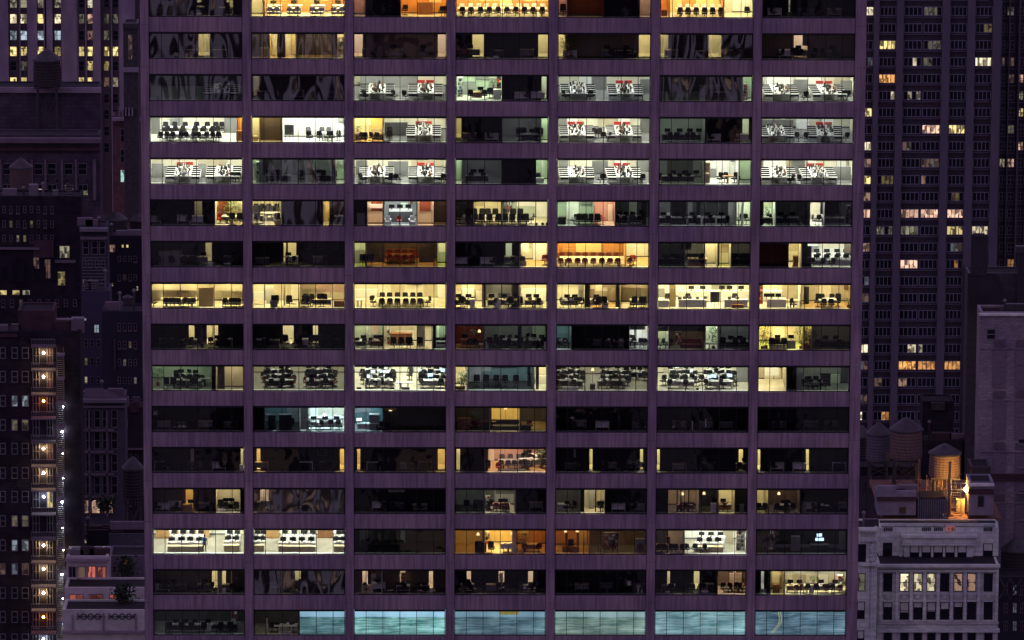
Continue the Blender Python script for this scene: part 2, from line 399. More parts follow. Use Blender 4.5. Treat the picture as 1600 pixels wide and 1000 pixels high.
def desk(r, px, d, wp=26, dd=.75, m='white', h=.74, rz=0.0, desc=None):
    a, b = DM[m]; k = mk_desk(round(wpx(wp), 2), dd, a, b, h)
    return place(k, px, r, d, desc or m+' office desk', 'desk', 'desks in the offices of the tower', rz=rz)
def table(r, px, d, wp, dd=1.1, m='white', desc=None, h=.74):
    key = ('table', round(wpx(wp), 2), dd, m, h)
    if key not in PROTO:
        w = wpx(wp); a = MB(); a.box(-w/2, -dd/2, h-.05, w/2, dd/2, h, DM[m][0]); l = [('tabletop', a)]
        for sx in (-1, 1):
            c = MB(); c.box(sx*(w/2-.5)-.06, -dd*.3, 0, sx*(w/2-.5)+.06, dd*.3, h-.052, DM[m][1]); l.append(('table_leg', c))
        PROTO[key] = parts('meeting_table', l)
    return place(key, px, r, d, desc or 'long %s meeting table' % m, 'table', 'tables in the offices of the tower')
def mk_monitor(key, sm, w=.52, h=.32, z0=.14):
    a = MB(); a.box(-w/2, -.02, z0, w/2, .02, z0+h, BLK); a.poly([(-w/2+.02, -.024, z0+.02), (w/2-.02, -.024, z0+.02), (w/2-.02, -.024, z0+h-.02), (-w/2+.02, -.024, z0+h-.02)], sm)
    b = MB(); b.box(-.12, -.08, 0, .12, .10, .02, BLK); b.box(-.03, .025, .02, .03, .05, z0+.1, BLK)
    PROTO[key] = parts('monitor', [('screen', a), ('monitor_stand', b)])
mk_monitor('mo', SCR); mk_monitor('mob', SCRB); mk_monitor('mow', SCRW)
def mo(r, pxs, d, z=.74, k='mo', rz=0.0):
    for p in pxs:
        place(k, p, r, d, {'mo': 'dark monitor on a desk', 'mob': 'glowing blue monitor', 'mow': 'glowing white monitor'}[k], 'monitor',
              'monitors in the offices of the tower', rz=rz+rnd.uniform(-.2, .2), z=z)
def mk_stack():
    for i, (w, d, h, m) in enumerate(((.32, .24, .06, PAPER), (.25, .3, .16, PAPER), (.4, .28, .10, WHITE), (.3, .25, .22, CHG))):
        s = MB(); s.box(-w/2, -d/2, 0, w/2, d/2, h*.6, m, .2); s.box(-w/2+.02, -d/2+.02, h*.6+.002, w/2-.03, d/2-.02, h, m, -.15)
        PROTO['pp%d' % i] = parts('paper_stack' if i < 3 else 'desk_box', [('stack', s)])
mk_stack()
def pp(r, pxs, d, z=.74, k=None):
    for p in pxs:
        kk = k if k is not None else rnd.choice([0, 1, 2])
        place('pp%d' % kk, p, r, d+rnd.uniform(-.15, .15), 'small stack of papers' if kk < 3 else 'grey box file', 'papers' if kk < 3 else 'box file',
              'papers left on the desks', rz=rnd.uniform(-.5, .5), z=z)
def shelf(r, px, d, wp=14, h=1.9, m='white', full=True, desc=None, n=5):
    key = ('shelf', wp, h, m, full, n); w = wpx(wp)
    if key not in PROTO:
        a = MB(); mm = DM[m][0]
        a.box(-w/2, -.17, 0, -w/2+.03, .17, h, mm); a.box(w/2-.03, -.17, 0, w/2, .17, h, mm); a.box(-w/2+.03, .14, 0, w/2-.03, .17, h, mm)
        l = [('shelf_frame', a)]
        bk = [PAPER, CHR, REDP, DM['pale'][0], CHG, WHITE, mat('book_blue', (.05, .09, .2), .6)]
        bb = MB()
        for i in range(n+1):
            z = .03+(h-.05)*i/n; c = MB(); c.box(-w/2+.031, -.165, z-.02, w/2-.031, .139, z, mm); l.append(('shelf_board', c))
            if i < n and full:
                x = -w/2+.05
                while x < w/2-.12:
                    bw = rnd.uniform(.05, .2); bb.box(x, -.13, z+.003, min(x+bw, w/2-.05), .1, z+rnd.uniform(.12, (h/n)-.06), rnd.choice(bk)); x += bw+rnd.choice([.005, .005, .12])
        if full: l.append(('books', bb))
        PROTO[key] = parts('shelving_unit', l)
    return place(key, px, r, d, desc or '%s shelving unit' % m, 'shelf', 'shelving in the offices of the tower')
def cab(r, px, d, wp=20, h=1.0, dd=.5, m='white', desc=None, z=0.0):
    key = ('cab', wp, h, dd, m); w = wpx(wp)
    if key not in PROTO:
        mm = DM[m][0]; a = MB(); a.box(-w/2, -dd/2, .04, w/2, dd/2, h, mm); l = [('cabinet_body', a)]
        n = max(1, round(w/.55))
        for i in range(n):
            c = MB(); x0 = -w/2+w*i/n+.012; x1 = -w/2+w*(i+1)/n-.012
            c.box(x0, -dd/2-.02, .07, x1, -dd/2-.002, h-.03, mm); c.box(x1-.05, -dd/2-.035, h*.5, x1-.03, -dd/2-.021, h*.5+.12, BLK); l.append(('cabinet_door', c))
        PROTO[key] = parts('cabinet', l)
    return place(key, px, r, d, desc or '%s storage cabinet' % m, 'cabinet', 'cabinets in the offices of the tower', z=z)
def mk_plant(key, h, n, spread, seed):
    q = random.Random(seed); a = MB(); a.lathe([(.13, 0), (.19, .32), (.17, .32), (.16, .28)], POT, 10)
    b = MB()
    for i in range(5):
        t = q.uniform(0, 6.28); b.bar((0, 0, .28), (spread*.3*math.cos(t), spread*.3*math.sin(t), h*.7), .018, OAK, 4)
    f = MB()
    for i in range(n):
        t = q.uniform(0, 6.28); rr = spread*q.random()**.6; z = .45+(h-.45)*q.random()**.8; rr *= .5+.6*math.sin(math.pi*min(1, (z-.3)/(h-.2)))
        c = Vector((rr*math.cos(t), rr*math.sin(t), z)); L = q.uniform(.14, .28); dv = Vector((math.cos(t), math.sin(t), q.uniform(-.6, .9))).normalized()
        sd = Vector((-math.sin(t), math.cos(t), q.uniform(-.4, .4))).normalized()*L*.22
        f.poly([c-sd*.3, c+dv*L*.5-sd, c+dv*L, c+dv*L*.5+sd], LEAF)
    PROTO[key] = parts('potted_plant', [('pot', a), ('stem', b), ('foliage', f)])
mk_plant('pl', 1.6, 150, .45, 3); mk_plant('plb', 2.3, 320, .6, 5); mk_plant('pls', .9, 70, .28, 6)
def plant(r, px, d, k='pl', z=0.0, desc='leafy green potted plant'):
    place(k, px, r, d, desc, 'plant', 'potted plants in the offices of the tower', z=z, rz=rnd.uniform(0, 6))
def pic(r, px, d, wp=10, h=.7, z=1.3, m=None, fm=None, desc='framed picture', cat='picture'):
    m = m or CHG; w = wpx(wp); key = ('pic', wp, h, m.name)
    if key not in PROTO:
        a = MB(); f = fm or BLK
        a.box(-w/2, -.03, 0, -w/2+.04, 0, h, f); a.box(w/2-.04, -.03, 0, w/2, 0, h, f); a.box(-w/2+.04, -.03, 0, w/2-.04, 0, .04, f); a.box(-w/2+.04, -.03, h-.04, w/2-.04, 0, h, f)
        c = MB(); c.box(-w/2+.04, -.02, .04, w/2-.04, -.003, h-.04, m)
        PROTO[key] = parts('picture' if cat == 'picture' else 'wall_panel', [('frame', a), ('panel', c)])
    place(key, px, r, d-.08, desc, cat, 'pictures and panels on office walls', z=z)
def easel(r, px, d, m=None, desc='dark display board on an easel'):
    key = 'easel'+(m or CHG).name
    if key not in PROTO:
        a = MB(); a.box(-.42, -.05, .6, .42, -.02, 1.55, m or CHG); b = MB()
        for s in (-1, 1): b.bar((s*.4, -.05, 0), (s*.15, 0, 1.5), .02, BLK, 4)
        b.bar((0, .4, 0), (0, 0, 1.5), .02, BLK, 4)
        PROTO[key] = parts('easel', [('board', a), ('easel_leg', b)])
    place(key, px, r, d, desc, 'easel', 'easels in the offices', rz=rnd.uniform(-.15, .15))
def panel(r, pa, pb, d, z0=0.0, z1=2.6, m='white', desc='full height wall panel', th=.06, name='partition_panel', cat='partition'):
    x0 = xr(pa, r, d); x1 = xr(pb, r, d); s = MB(); s.box(-(x1-x0)/2, 0, z0, (x1-x0)/2, th, z1, wallm(m) if isinstance(m, str) else m)
    key = ('panel', len(PROTO)); PROTO[key] = parts(name, [(name, s)])
    place(key, (pa+pb)/2, r, d, desc, cat, 'partitions and blinds inside the tower')
def mk_slats():
    s = MB()
    for i in range(12): s.box(-.5, 0, i*.085, .5, .03, i*.085+.05, DM['pale'][0])
    PROTO['slat'] = parts('window_blind', [('slats', s)])
mk_slats()
def sofa(r, px, d, m=None, wp=22, desc='pale sofa', back=False):
    m = m or DM['grey'][0]; key = ('sofa', m.name, wp); w = wpx(wp)
    if key not in PROTO:
        a = MB(); a.box(-w/2+.12, -.38, .12, w/2-.12, .25, .43, m); b = MB(); b.box(-w/2+.12, .25, .12, w/2-.12, .42, .85, m); l = [('seat_cushion', a), ('backrest', b)]
        for s_ in (-1, 1):
            c = MB(); c.box(s_*(w/2-.06)-.06, -.4, .05, s_*(w/2-.06)+.06, .42, .62, m); l.append(('armrest', c))
        PROTO[key] = parts('sofa', l)
    place(key, px, r, d, desc, 'sofa', 'sofas in the tower', rz=math.pi if back else 0)
def mk_lamp():
    a = MB(); a.lathe([(.14, 0), (.14, .02), (.015, .03), (.015, 1.45)], BLK, 8); b = MB(); b.lathe([(.15, 1.46), (.09, 1.68)], emitter('lamp_shade', (1, .70, .36), 1.6), 10)
    PROTO['flamp'] = parts('floor_lamp', [('lamp_pole', a), ('lamp_shade', b)])
    a = MB(); a.bar((0, 0, .1), (0, 0, .5), .01, BLK, 5); b = MB(); b.lathe([(.02, .02), (.09, .06), (.11, .12), (.05, .2)], emitter('bare_bulb', (1, .93, .75), 30), 10)
    PROTO['bulb'] = parts('pendant_lamp', [('lamp_cord', a), ('lamp_bulb', b)])
mk_lamp()
def flamp(r, px, d): place('flamp', px, r, d, 'lit floor lamp with small shade', 'lamp', 'lit lamps in the offices')
def bulb(r, px, d, z=2.15): place('bulb', px, r, d, 'bright bare lamp hanging near the window head', 'lamp', 'lit lamps in the offices', z=z)
# bench with side desks, seen end-on
def mk_bench(key, L, red, whi):
    q = random.Random(hash(key) % 97 if False else sum(map(ord, key))); wt = WHITE if whi else mat('mid_white', (.42, .42, .40), .6, .08)
    a = MB(); a.box(-.72, 0, .71, .72, L, .75, wt); l = [('worktop', a)]
    g = MB(); g.box(-.02, .1, .752, .02, L-.1, .95, CHR); l.append(('divider', g))
    for sx in (-1, 1):
        n = 5
        for i in range(n):
            y = .1+i*(L-.2)/n; c = MB(); c.box(sx*1.15-.42, y, .66, sx*1.15+.42, y+.5, .72, wt); c.box(sx*1.53-.02, y+.05, 0, sx*1.53+.02, y+.5, .655, wt); l.append(('side_desk', c))
            c = MB(); c.box(sx*1.17-.38, y+.62, .4, sx*1.17+.38, y+.70, .83, CHR); l.append(('side_screen', c))
    for var in range(6):
        p = MB()
        for i in range(54):
            x = q.uniform(-.62, .62); y = L*(i+.5)/54-.02; w = q.uniform(.05, .17); h = q.choice([.03, .05, .10, .16, .24, .34])
            p.box(x-w/2, y, .753, x+w/2, y+q.uniform(.05, .3), .755+h, q.choice([CHR, CHR, CHR, CHG, OAK, PAPER]), q.uniform(-.6, .6))
        PROTO[key+'c%d' % var] = parts('desk_clutter', [('clutter', p)])
    f = MB()
    for sx in (-.72, .66): f.box(sx, .1, 0, sx+.06, .2, .708, STEEL); f.box(sx, L-.2, 0, sx+.06, L-.1, .708, STEEL)
    l.append(('bench_leg', f))
    PROTO[key] = parts('shared_workbench', l)
    h = MB()
    for sx in (-.75, .05): h.box(sx, 0, 0, sx+.68, .12, .26, REDP)
    for sx in (-.7, .62): h.box(sx, .02, -.80, sx+.05, .06, -.004, STEEL)
    PROTO[key+'r'] = parts('banner_frame', [('red_banner', h)])
mk_bench('bn', 5.5, 1, 1); mk_bench('bd', 5.5, 0, 0)
def bench(r, px, red=False, bright=True, d=.8, rz=0.0):
    k = 'bn' if bright else 'bd'; f = rnd.choice([0, math.pi]) if False else 0
    x = xr(px, r, d)
    place(k, px, r, d, 'long workbench with side desks', 'workbench', 'long workbenches running back from the windows', x=x, rz=rz)
    place(k+'c%d' % rnd.randrange(6), px, r, d, 'dark clutter on the workbench', 'clutter', 'clutter on the workbenches', x=x, rz=rz)['kind'] = 'stuff'
    if red:
        a = rz; place(k+'r', px, r, d, 'red banner above far bench end', 'banner', 'red banners in the open offices', x=x-math.sin(a)*5.6, z=.80)
        REG[-1][0].location.y = d+5.6*math.cos(a)
def cluster(r, px, d=1.3, n=3, m='white', L=6.0, mon='mo'):
    """block of facing desks with monitors and chairs, seen from in front and a little above"""
    for j in range(n):
        y = d+j*L/n; o1 = rnd.uniform(-3, 3)
        desk(r, px-10+o1, y+.7+rnd.uniform(-.2, .2), 21, .8, m, rz=rnd.uniform(-.25, .25)); desk(r, px+12+o1, y+.7+rnd.uniform(-.2, .2), 21, .8, m, rz=rnd.uniform(-.25, .25))
        for q_ in (px-15, px-5, px+7, px+17): mo(r, [q_+rnd.uniform(-2.5, 2.5)], y+.75+rnd.uniform(-.3, .3), k=mon if rnd.random() < .25 else 'mo', rz=rnd.uniform(-.9, .9), z=.74+rnd.choice([0, 0, .12]))
        ch(r, [px-12+rnd.uniform(-5, 5), px+11+rnd.uniform(-5, 5)], y+rnd.uniform(-.3, .3), 'chb', True, 1.2); pp(r, [px+rnd.uniform(-18, 18) for _ in range(6)], y+.6)
        if j < n-1: ch(r, [px+rnd.uniform(-4, 4), px+24], y+1.25, 'chb', False, .8)
def meeting(r, p0, p1, nf, nb, d, k='chb', m='grey', kb=None, jit=.12, h=.74):
    c = (p0+p1)/2; table(r, c, d+1.0, (p1-p0), 1.15, m, h=h)
    ch(r, [p0+(p1-p0)*(i+.5)/nf for i in range(nf)], d, k, True, jit)
    ch(r, [p0+(p1-p0)*(i+.5)/nb for i in range(nb)], d+2.05, kb or k, False, jit)
def office(r, px, d, m='white', k='chb', wp=24, side=1, n=1):
    desk(r, px, d, wp, .75, m); mo(r, [px+side*wp*.22], d+.1); ch(r, [px-side*wp*.2], d+.85, k, False, .5); pp(r, [px-side*wp*.3], d)

# ------------------------------------------------------------------ rooms, row by row (numbers are columns of the photograph, metres of depth)
def Z(*a, **k): zone(*a, **k)
BE = [233+159.2*b for b in range(7)]
def E0(r, b): return xr_edge(r, b, 0)
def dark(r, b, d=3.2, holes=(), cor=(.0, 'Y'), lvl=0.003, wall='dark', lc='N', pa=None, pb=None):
    lvl = lvl*.45  # faint ceiling glow added as ambient light; these rooms have no lamp on
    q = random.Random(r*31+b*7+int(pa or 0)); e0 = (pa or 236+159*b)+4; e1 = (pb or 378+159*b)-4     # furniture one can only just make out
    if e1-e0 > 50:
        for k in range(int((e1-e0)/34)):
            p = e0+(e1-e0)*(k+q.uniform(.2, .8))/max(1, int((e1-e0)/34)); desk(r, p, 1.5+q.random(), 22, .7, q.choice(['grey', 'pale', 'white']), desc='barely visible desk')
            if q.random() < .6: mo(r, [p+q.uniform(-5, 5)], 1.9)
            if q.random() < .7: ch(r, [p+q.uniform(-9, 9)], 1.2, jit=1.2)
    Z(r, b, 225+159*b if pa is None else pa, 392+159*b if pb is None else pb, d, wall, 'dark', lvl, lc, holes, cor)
def full(b): return 225+159*b, 392+159*b
for r in ROWS:
    for b in range(7): window(r, b, False)

# row 1
dark(1, 0, 3.0, [(308, 315), (354, 364)], (.5, 'C'), .004, 'dgrey')
Z(1, 1, 390, 413, 3, 'cream', 'cream', .8, 'Y'); Z(1, 1, 413, 550, 4.5, 'orange', 'cream', 1.25, 'Y')
for p in (427, 459, 495, 528): desk(1, p, 1.6, 20, .8, 'white'); desk(1, p+2, 3.4, 22, .8, 'white'); pp(1, [p-4, p+5], 1.7); mo(1, [p], 3.3); ch(1, [p-6, p+6], .9, 'chw', True)
Z(1, 2, 545, 571, 3, 'pink', 'carpet', .30, 'P'); dark(1, 2, 3, pa=571, pb=626)
Z(1, 2, 626, 705, 3.4, 'orange', 'cream', .85, 'A'); cab(1, 664, 2.9, 24, 1.1, .5, 'oak'); pic(1, 664, 3.3, 20, .5, 1.55, WHITE, desc='pale picture above oak cabinet'); ch(1, [633], 2.2); ch(1, [690, 695], 1.3)
Z(1, 3, 700, 865, 4.6, 'orange', 'cream', 1.2, 'Y'); meeting(1, 716, 854, 10, 11, .9, 'chb', 'pale', 'chw')
for p in (736, 792, 846): pic(1, p, 4.55, 22, .8, 1.3, WHITE, desc='pale framed artwork on orange wall')
Z(1, 4, 860, 886, 3, 'pink', 'carpet', .30, 'P'); ch(1, [880], 1.5, 'chx'); Z(1, 4, 886, 943, 3.2, 'redw', 'dark', .10, 'A'); dark(1, 4, 3, pa=943, pb=999); Z(1, 4, 999, 1025, 3, 'pink', 'carpet', .30, 'P')
Z(1, 5, 1020, 1046, 4, 'orange', 'cream', .9, 'A'); Z(1, 5, 1046, 1130, 4.6, 'orange', 'cream', 1.1, 'Y'); Z(1, 5, 1130, 1185, 4.6, 'white', 'cream', 1.0, 'Y')
meeting(1, 1056, 1133, 6, 6, .9, 'chb', 'pale', 'chw'); ch(1, [1168], 1.4); cab(1, 1038, 1.4, 9, .7, .4, 'oak')
dark(1, 6, 5, [(1232, 1235)], (.15, 'N'))
# row 2
dark(2, 0, 3.0, [(310, 328)], (.62, 'Y'), .008, 'dgrey')
Z(2, 1, 390, 421, 2.6, 'brown', 'wood', .16, 'Y'); Z(2, 1, 421, 463, 3.2, 'yellow', 'wood', .75, 'Y'); Z(2, 1, 463, 527, 3.6, 'brown', 'wood', .22, 'Y'); Z(2, 1, 527, 548, 2.5, 'cream', 'cream', .8, 'Y')
panel(2, 433, 446, 1.6, m='dark', desc='dark panel between two bright doorways'); shelf(2, 533, 2.2, 9, 1.8, 'oak')
dark(2, 2, 2.6, [(553, 567), (684, 700)], (.5, 'P'), .004, 'brown', 'Y'); panel(2, 572, 584, 1.4, m='brown', desc='brown panel beside peach doorway')
dark(2, 3, 2.8, [(738, 756), (841, 857)], (.6, 'Y'), .003); cab(2, 775, .95, 9, .32, .4, 'white', desc='low white cabinet by dark window')
mo(2, [721], 1.5, .5); ch(2, [718, 728], 1.4, 'chm')
dark(2, 4, 3.0, [(866, 883), (998, 1016)], (.62, 'Y'), .010, 'brown', 'Y'); plant(2, 886, 1.2, 'plb', desc='tall plant against yellow light'); sofa(2, 975, 1.8, CHR, 36, 'dark sofa in dim room'); plant(2, 893, 1.6, 'plb', desc='bushy plant in dim room')
dark(2, 5, 2.8, [(1026, 1044), (1107, 1127)], (.6, 'Y'), .003); 
dark(2, 6, 3.2, [(1240, 1262)], (.5, 'P'), .012, 'brown', 'P'); ch(2, [1272, 1288, 1240, 1246], 1.5, 'chb', False, .9); pic(2, 1258, 3.1, 8, 1.1, 1.0, CHG, desc='dark poster in pink doorway')
# row 3
Z(3, 0, *full(0), 9.5, 'dgrey', 'grey', .06, 'N'); bench(3, 345, False, True); Z_ = 0
dark(3, 1, 4, [(396, 405)], (.25, 'C'), .003)
def openfloor(r, b, lvl, benches, lc='W', wall='cream', floor='grey', extra=()):
    Z(r, b, *full(b), 9.8, wall, floor, lvl, lc)
    for (p, red, br, rz) in benches: bench(r, p, red, br, rz=rz)
    x = 240+159*b
    for e in extra:
        if e[0] == 'cab': cab(r, e[1], e[2], e[3], 1.2, .5, e[4])
        if e[0] == 'ch': ch(r, e[1], e[2], jit=1)
        if e[0] == 'low': panel(r, e[1], e[2], e[3], 0, 1.25, 'grey', desc='low grey partition behind benches')
openfloor(3, 2, .62, [(589, False, True, 0), (665, True, True, 0)], extra=[('low', 563, 640, 9.0), ('ch', [571, 617, 634], 1.0), ('low', 640, 652, 8.2)])
Z(3, 3, 705, 785, 5.0, 'green', 'pale', .75, 'G'); shelf(3, 719, 3.5, 9, 1.8); desk(3, 745, 1.8, 18, .8, 'wood'); ch(3, [735, 757], 1.5, jit=1); mo(3, [751], 1.8); cab(3, 777, 1.6, 12, 1.0, .5, 'white'); shelf(3, 780, 4.4, 8, 2.0, 'oak'); plant(3, 771, 2.5, 'pls', .7); ch(3, [765, 770], 2.6)
dark(3, 3, 3.0, [(846, 854)], (.5, 'G'), .002, pa=785, pb=868)
openfloor(3, 4, .40, [(904, False, True, 0), (978, True, True, 0)], 'N', extra=[('low', 925, 948, 7.5), ('low', 1000, 1016, 6), ('ch', [884, 922], 1.2)])
Z(3, 5, 1025, 1160, 7, 'dgrey', 'grey', .03, 'G'); Z(3, 5, 1160, 1180, 3, 'green', 'pale', .5, 'G'); cab(3, 1107, 4, 30, 1.0, .5, 'grey'); desk(3, 1125, 2, 30, .8, 'grey'); ch(3, [1112, 1140], 2.2, 'chg'); mo(3, [1122, 1132], 2.1); shelf(3, 1165, 2, 8, 1.5)
openfloor(3, 6, .72, [(1222, False, True, .02), (1297, True, True, .03)], extra=[('low', 1240, 1262, 6.0), ('low', 1313, 1332, 5.5), ('cab', 1218, 9.2, 40, 'white'), ('ch', [1256, 1262], .9), ('ch', [1318, 1324], 1.6)])
# row 4
Z(4, 0, 225, 371, 7.5, 'white', 'pale', 1.05, 'W'); Z(4, 0, 371, 392, 3, 'orange', 'cream', .8, 'Y')
table(4, 300, 1.9, 92, 1.0, 'white'); table(4, 300, 5.0, 84, 1.0, 'white')
ch(4, [250, 262, 271, 282, 292, 301, 312, 322, 334, 342], .95, 'chb', True, .4); ch(4, [258, 268, 284, 302, 316, 330], 2.7, 'chb', False, .4)
ch(4, [261, 275, 287, 305, 318, 332, 340], 4.2, 'chb', True, .3); ch(4, [258, 272, 290, 308, 324, 338, 346], 6.0, 'chb', False, .3)
panel(4, 350, 371, 6.2, m='grey', desc='grey wall panel at end of meeting room'); cab(4, 374, 1.6, 10, 1.0, .5, 'pale', desc='small pale wood cabinet'); panel(4, 236, 250, 5.6, 0, 2.6, 'grey', desc='grey glass panel in bright meeting room')
Z(4, 1, 385, 406, 3, 'cream', 'cream', .85, 'Y'); Z(4, 1, 406, 441, 2.4, 'brown', 'wood', .45, 'Y'); Z(4, 1, 441, 550, 4.2, 'white', 'pale', 1.3, 'W')
easel(4, 452, 1.6); ch(4, [482, 503, 514], 3.3, 'chg', False); ch(4, [484, 499, 512, 518], 1.1, 'chb', False, .5); ch(4, [531, 527], 1.6, 'chb', False, 1.5); table(4, 508, 2.2, 26, .8, 'white'); cab(4, 399, 1.6, 8, .5, .4, 'pale')
Z(4, 2, 545, 599, 4, 'yellow', 'wood', 1.0, 'Y'); Z(4, 2, 599, 705, 8.5, 'cream', 'grey', .62, 'W'); desk(4, 564, 1.5, 20, .8, 'oak'); desk(4, 590, 1.5, 18, .8, 'oak'); pp(4, [560, 567, 590, 594], 1.5); flamp(4, 577, 2.2); ch(4, [563, 570, 583, 591], .9, 'chb', True, 1); plant(4, 559, 2.2, 'pls', .4)
ch(4, [608], 1.0, 'chx'); ch(4, [609], 2.2, 'chx', False); bench(4, 662, True, True); panel(4, 601, 637, 5.0, 0, 1.2, 'dgrey', desc='low charcoal partition')
dark(4, 3, 4.0, [(708, 721)], (.4, 'Y'), .003, pa=705, pb=784); Z(4, 3, 784, 845, 5, 'grey', 'grey', .10, 'N'); Z(4, 3, 845, 868, 2.6, 'green', 'pale', .6, 'G')
ch(4, [817, 838, 812, 843], 2.0, 'chx', False, .6); desk(4, 827, 1.6, 28, .8, 'grey'); mo(4, [816, 832], 1.7)
openfloor(4, 4, .85, [(902, True, True, 0), (976, True, True, .01)], extra=[('low', 868, 886, 8), ('ch', [931, 935], 3.5), ('low', 1000, 1018, 7), ('ch', [943, 950], 1.3)])
Z(4, 5, 1020, 1102, 5.5, 'green', 'grey', .10, 'N'); dark(4, 5, 3.4, [(1160, 1170)], (.4, 'G'), .003, pa=1102, pb=1185)
desk(4, 1065, 1.8, 60, .8, 'grey'); ch(4, [1045, 1058, 1072, 1085], 1.2, 'chb', True, .6); mo(4, [1043, 1062, 1078, 1092], 2); pp(4, [1036, 1088], 1.4)
openfloor(4, 6, .33, [(1215, False, True, 0), (1290, True, False, -.04)], 'N', extra=[('low', 1190, 1240, 6.5), ('ch', [1248, 1258, 1322], 1.4), ('cab', 1254, 9, 20, 'white')])
# row 5
openfloor(5, 0, .85, [(285, True, True, 0), (348, False, True, 0)], extra=[('low', 237, 256, 4.5), ('low', 309, 322, 4.5), ('ch', [368, 374, 364], 1.6)])
Z(5, 1, 388, 406, 3.5, 'green', 'pale', .4, 'G'); shelf(5, 403, 2, 6, 1.9); Z(5, 1, 406, 524, 6, 'grey', 'grey', .14, 'N'); Z(5, 1, 524, 548, 3.2, 'green', 'pale', .6, 'G')
desk(5, 435, 1.7, 40, .8, 'grey'); desk(5, 505, 1.7, 34, .8, 'grey'); ch(5, [425, 440, 470, 495, 508, 520], 1.3, 'chx', False, .9); mo(5, [420, 433, 500], 1.8)
openfloor(5, 2, .95, [(588, False, True, 0), (665, True, True, 0)], extra=[('low', 556, 574, 6.5), ('low', 606, 638, 6.0), ('ch', [612, 619, 566, 622, 690], 1.0)])
Z(5, 3, 705, 722, 3, 'green', 'pale', .4, 'G'); Z(5, 3, 722, 784, 5.5, 'grey', 'grey', .08, 'N'); dark(5, 3, 3, pa=784, pb=837); Z(5, 3, 837, 866, 4, 'green', 'pale', .45, 'G')
desk(5, 745, 1.7, 36, .8, 'grey'); ch(5, [736, 757, 841, 822], 1.3, 'chb', False, .9); mo(5, [740, 752], 1.9, .8); cab(5, 843, 1.2, 14, .6, .4, 'white'); panel(5, 846, 849, 2.5, 0, 2.2, 'white', desc='narrow white post by window')
openfloor(5, 4, .95, [(902, False, True, 0), (977, True, True, .02)], extra=[('low', 873, 888, 8), ('low', 925, 950, 6.5), ('ch', [938, 944, 1004], 1.2), ('low', 994, 1015, 8)])
Z(5, 5, 1020, 1101, 5, 'grey', 'grey', .16, 'G'); Z(5, 5, 1101, 1154, 5.2, 'white', 'pale', .85, 'W'); Z(5, 5, 1154, 1182, 3.5, 'green', 'grey', .5, 'G')
table(5, 1137, 1.8, 18, .8, 'wood', 'small wooden table'); ch(5, [1125, 1132, 1148, 1152], 1.7, 'chb', False, 1.5); cab(5, 1104, 1.4, 9, 1.0, .5, 'pale'); cab(5, 1105, 2.2, 9, 1.9, .5, 'pale'); desk(5, 1060, 1.7, 50, .8, 'grey'); ch(5, [1045, 1060, 1075, 1034], 1.2, 'chb', False, 1); pp(5, [1036, 1050], 1.3); mo(5, [1052, 1070, 1088], 1.9)
openfloor(5, 6, .85, [(1217, False, True, -.03), (1282, True, True, .02)], extra=[('low', 1302, 1330, 3.6), ('low', 1236, 1258, 7), ('cab', 1210, 9, 36, 'white'), ('ch', [1236, 1252], 1.0)])
# row 6
dark(6, 0, 3.2, [(304, 316)], (.10, 'C'), .003, pa=225, pb=336); Z(6, 0, 336, 392, 4.0, 'cream', 'cream', 1.0, 'Y')
panel(6, 341, 358, 3.2, .95, 2.0, 'redw', desc='dark red panel behind chairs'); ch(6, [363, 375], 1.0, 'chx', True, .1); ch(6, [355], 1.5, 'chb', False, 1.2); plant(6, 362, 3.0, 'plb', desc='thin plant beside red panel'); place('chr', 344, 6, 1.8, 'red chair', 'chair', 'chairs in the lit offices of the tower'); table(6, 358, 1.9, 24, .7, 'white', 'small white meeting table'); cab(6, 366, 3.4, 10, 1.0, .4, 'pale')
Z(6, 1, 388, 441, 7.5, 'cream', 'pale', .95, 'Y'); Z(6, 1, 441, 505, 3.5, 'dgrey', 'dark', .02, 'P'); Z(6, 1, 505, 515, 3, 'yellow', 'cream', .9, 'Y'); Z(6, 1, 515, 548, 3.2, 'brown', 'grey', .12, 'P')
ch(6, [402, 434], 1.0, 'chx', True, .2); cab(6, 434, .9, 11, .55, .4, 'pale'); ch(6, [418, 424, 430, 400, 408], 4.6, 'chx', True, .4); table(6, 422, 3.6, 30, .9, 'white'); ch(6, [400, 410, 420, 432], 6.3, 'chb', False); desk(6, 404, 2.2, 16, .7, 'grey'); desk(6, 528, 1.8, 24, .8, 'grey'); ch(6, [518], 1.2); pp(6, [524, 533], 1.8); mo(6, [530], 1.9)
dark(6, 2, 3.0, pa=540, pb=574); cab(6, 564, 1.4, 12, 1.1, .4, 'grey')
Z(6, 2, 574, 600, 2.2, 'cream', 'wood', .85, 'P'); Z(6, 2, 600, 652, 6.0, 'grey', 'grey', .85, 'N'); Z(6, 2, 652, 678, 2.2, 'cream', 'wood', .85, 'P'); Z(6, 2, 678, 705, 3, 'brown', 'wood', .16, 'P')
for p in (588, 664): panel(6, p-8, p+9, 2.1, 1.15, 2.6, 'redw', desc='dark red wall panel beside reception')
cab(6, 626, 3.8, 36, 1.0, .6, 'white', desc='white reception counter'); mo(6, [612, 625, 638], 3.8, 1.0); sofa(6, 606, 1.1, WHITE, 11, 'small white armchair'); sofa(6, 644, 1.1, WHITE, 11, 'small white armchair'); plant(6, 643, 5.0, 'pls', 1.3); ch(6, [624], 1.1, 'chr', True); panel(6, 607, 645, 2.9, 0, .95, 'dgrey', desc='dark front of the reception counter'); pic(6, 626, 5.9, 34, .5, 1.9, SCR, desc='dark screen above reception', cat='screen')
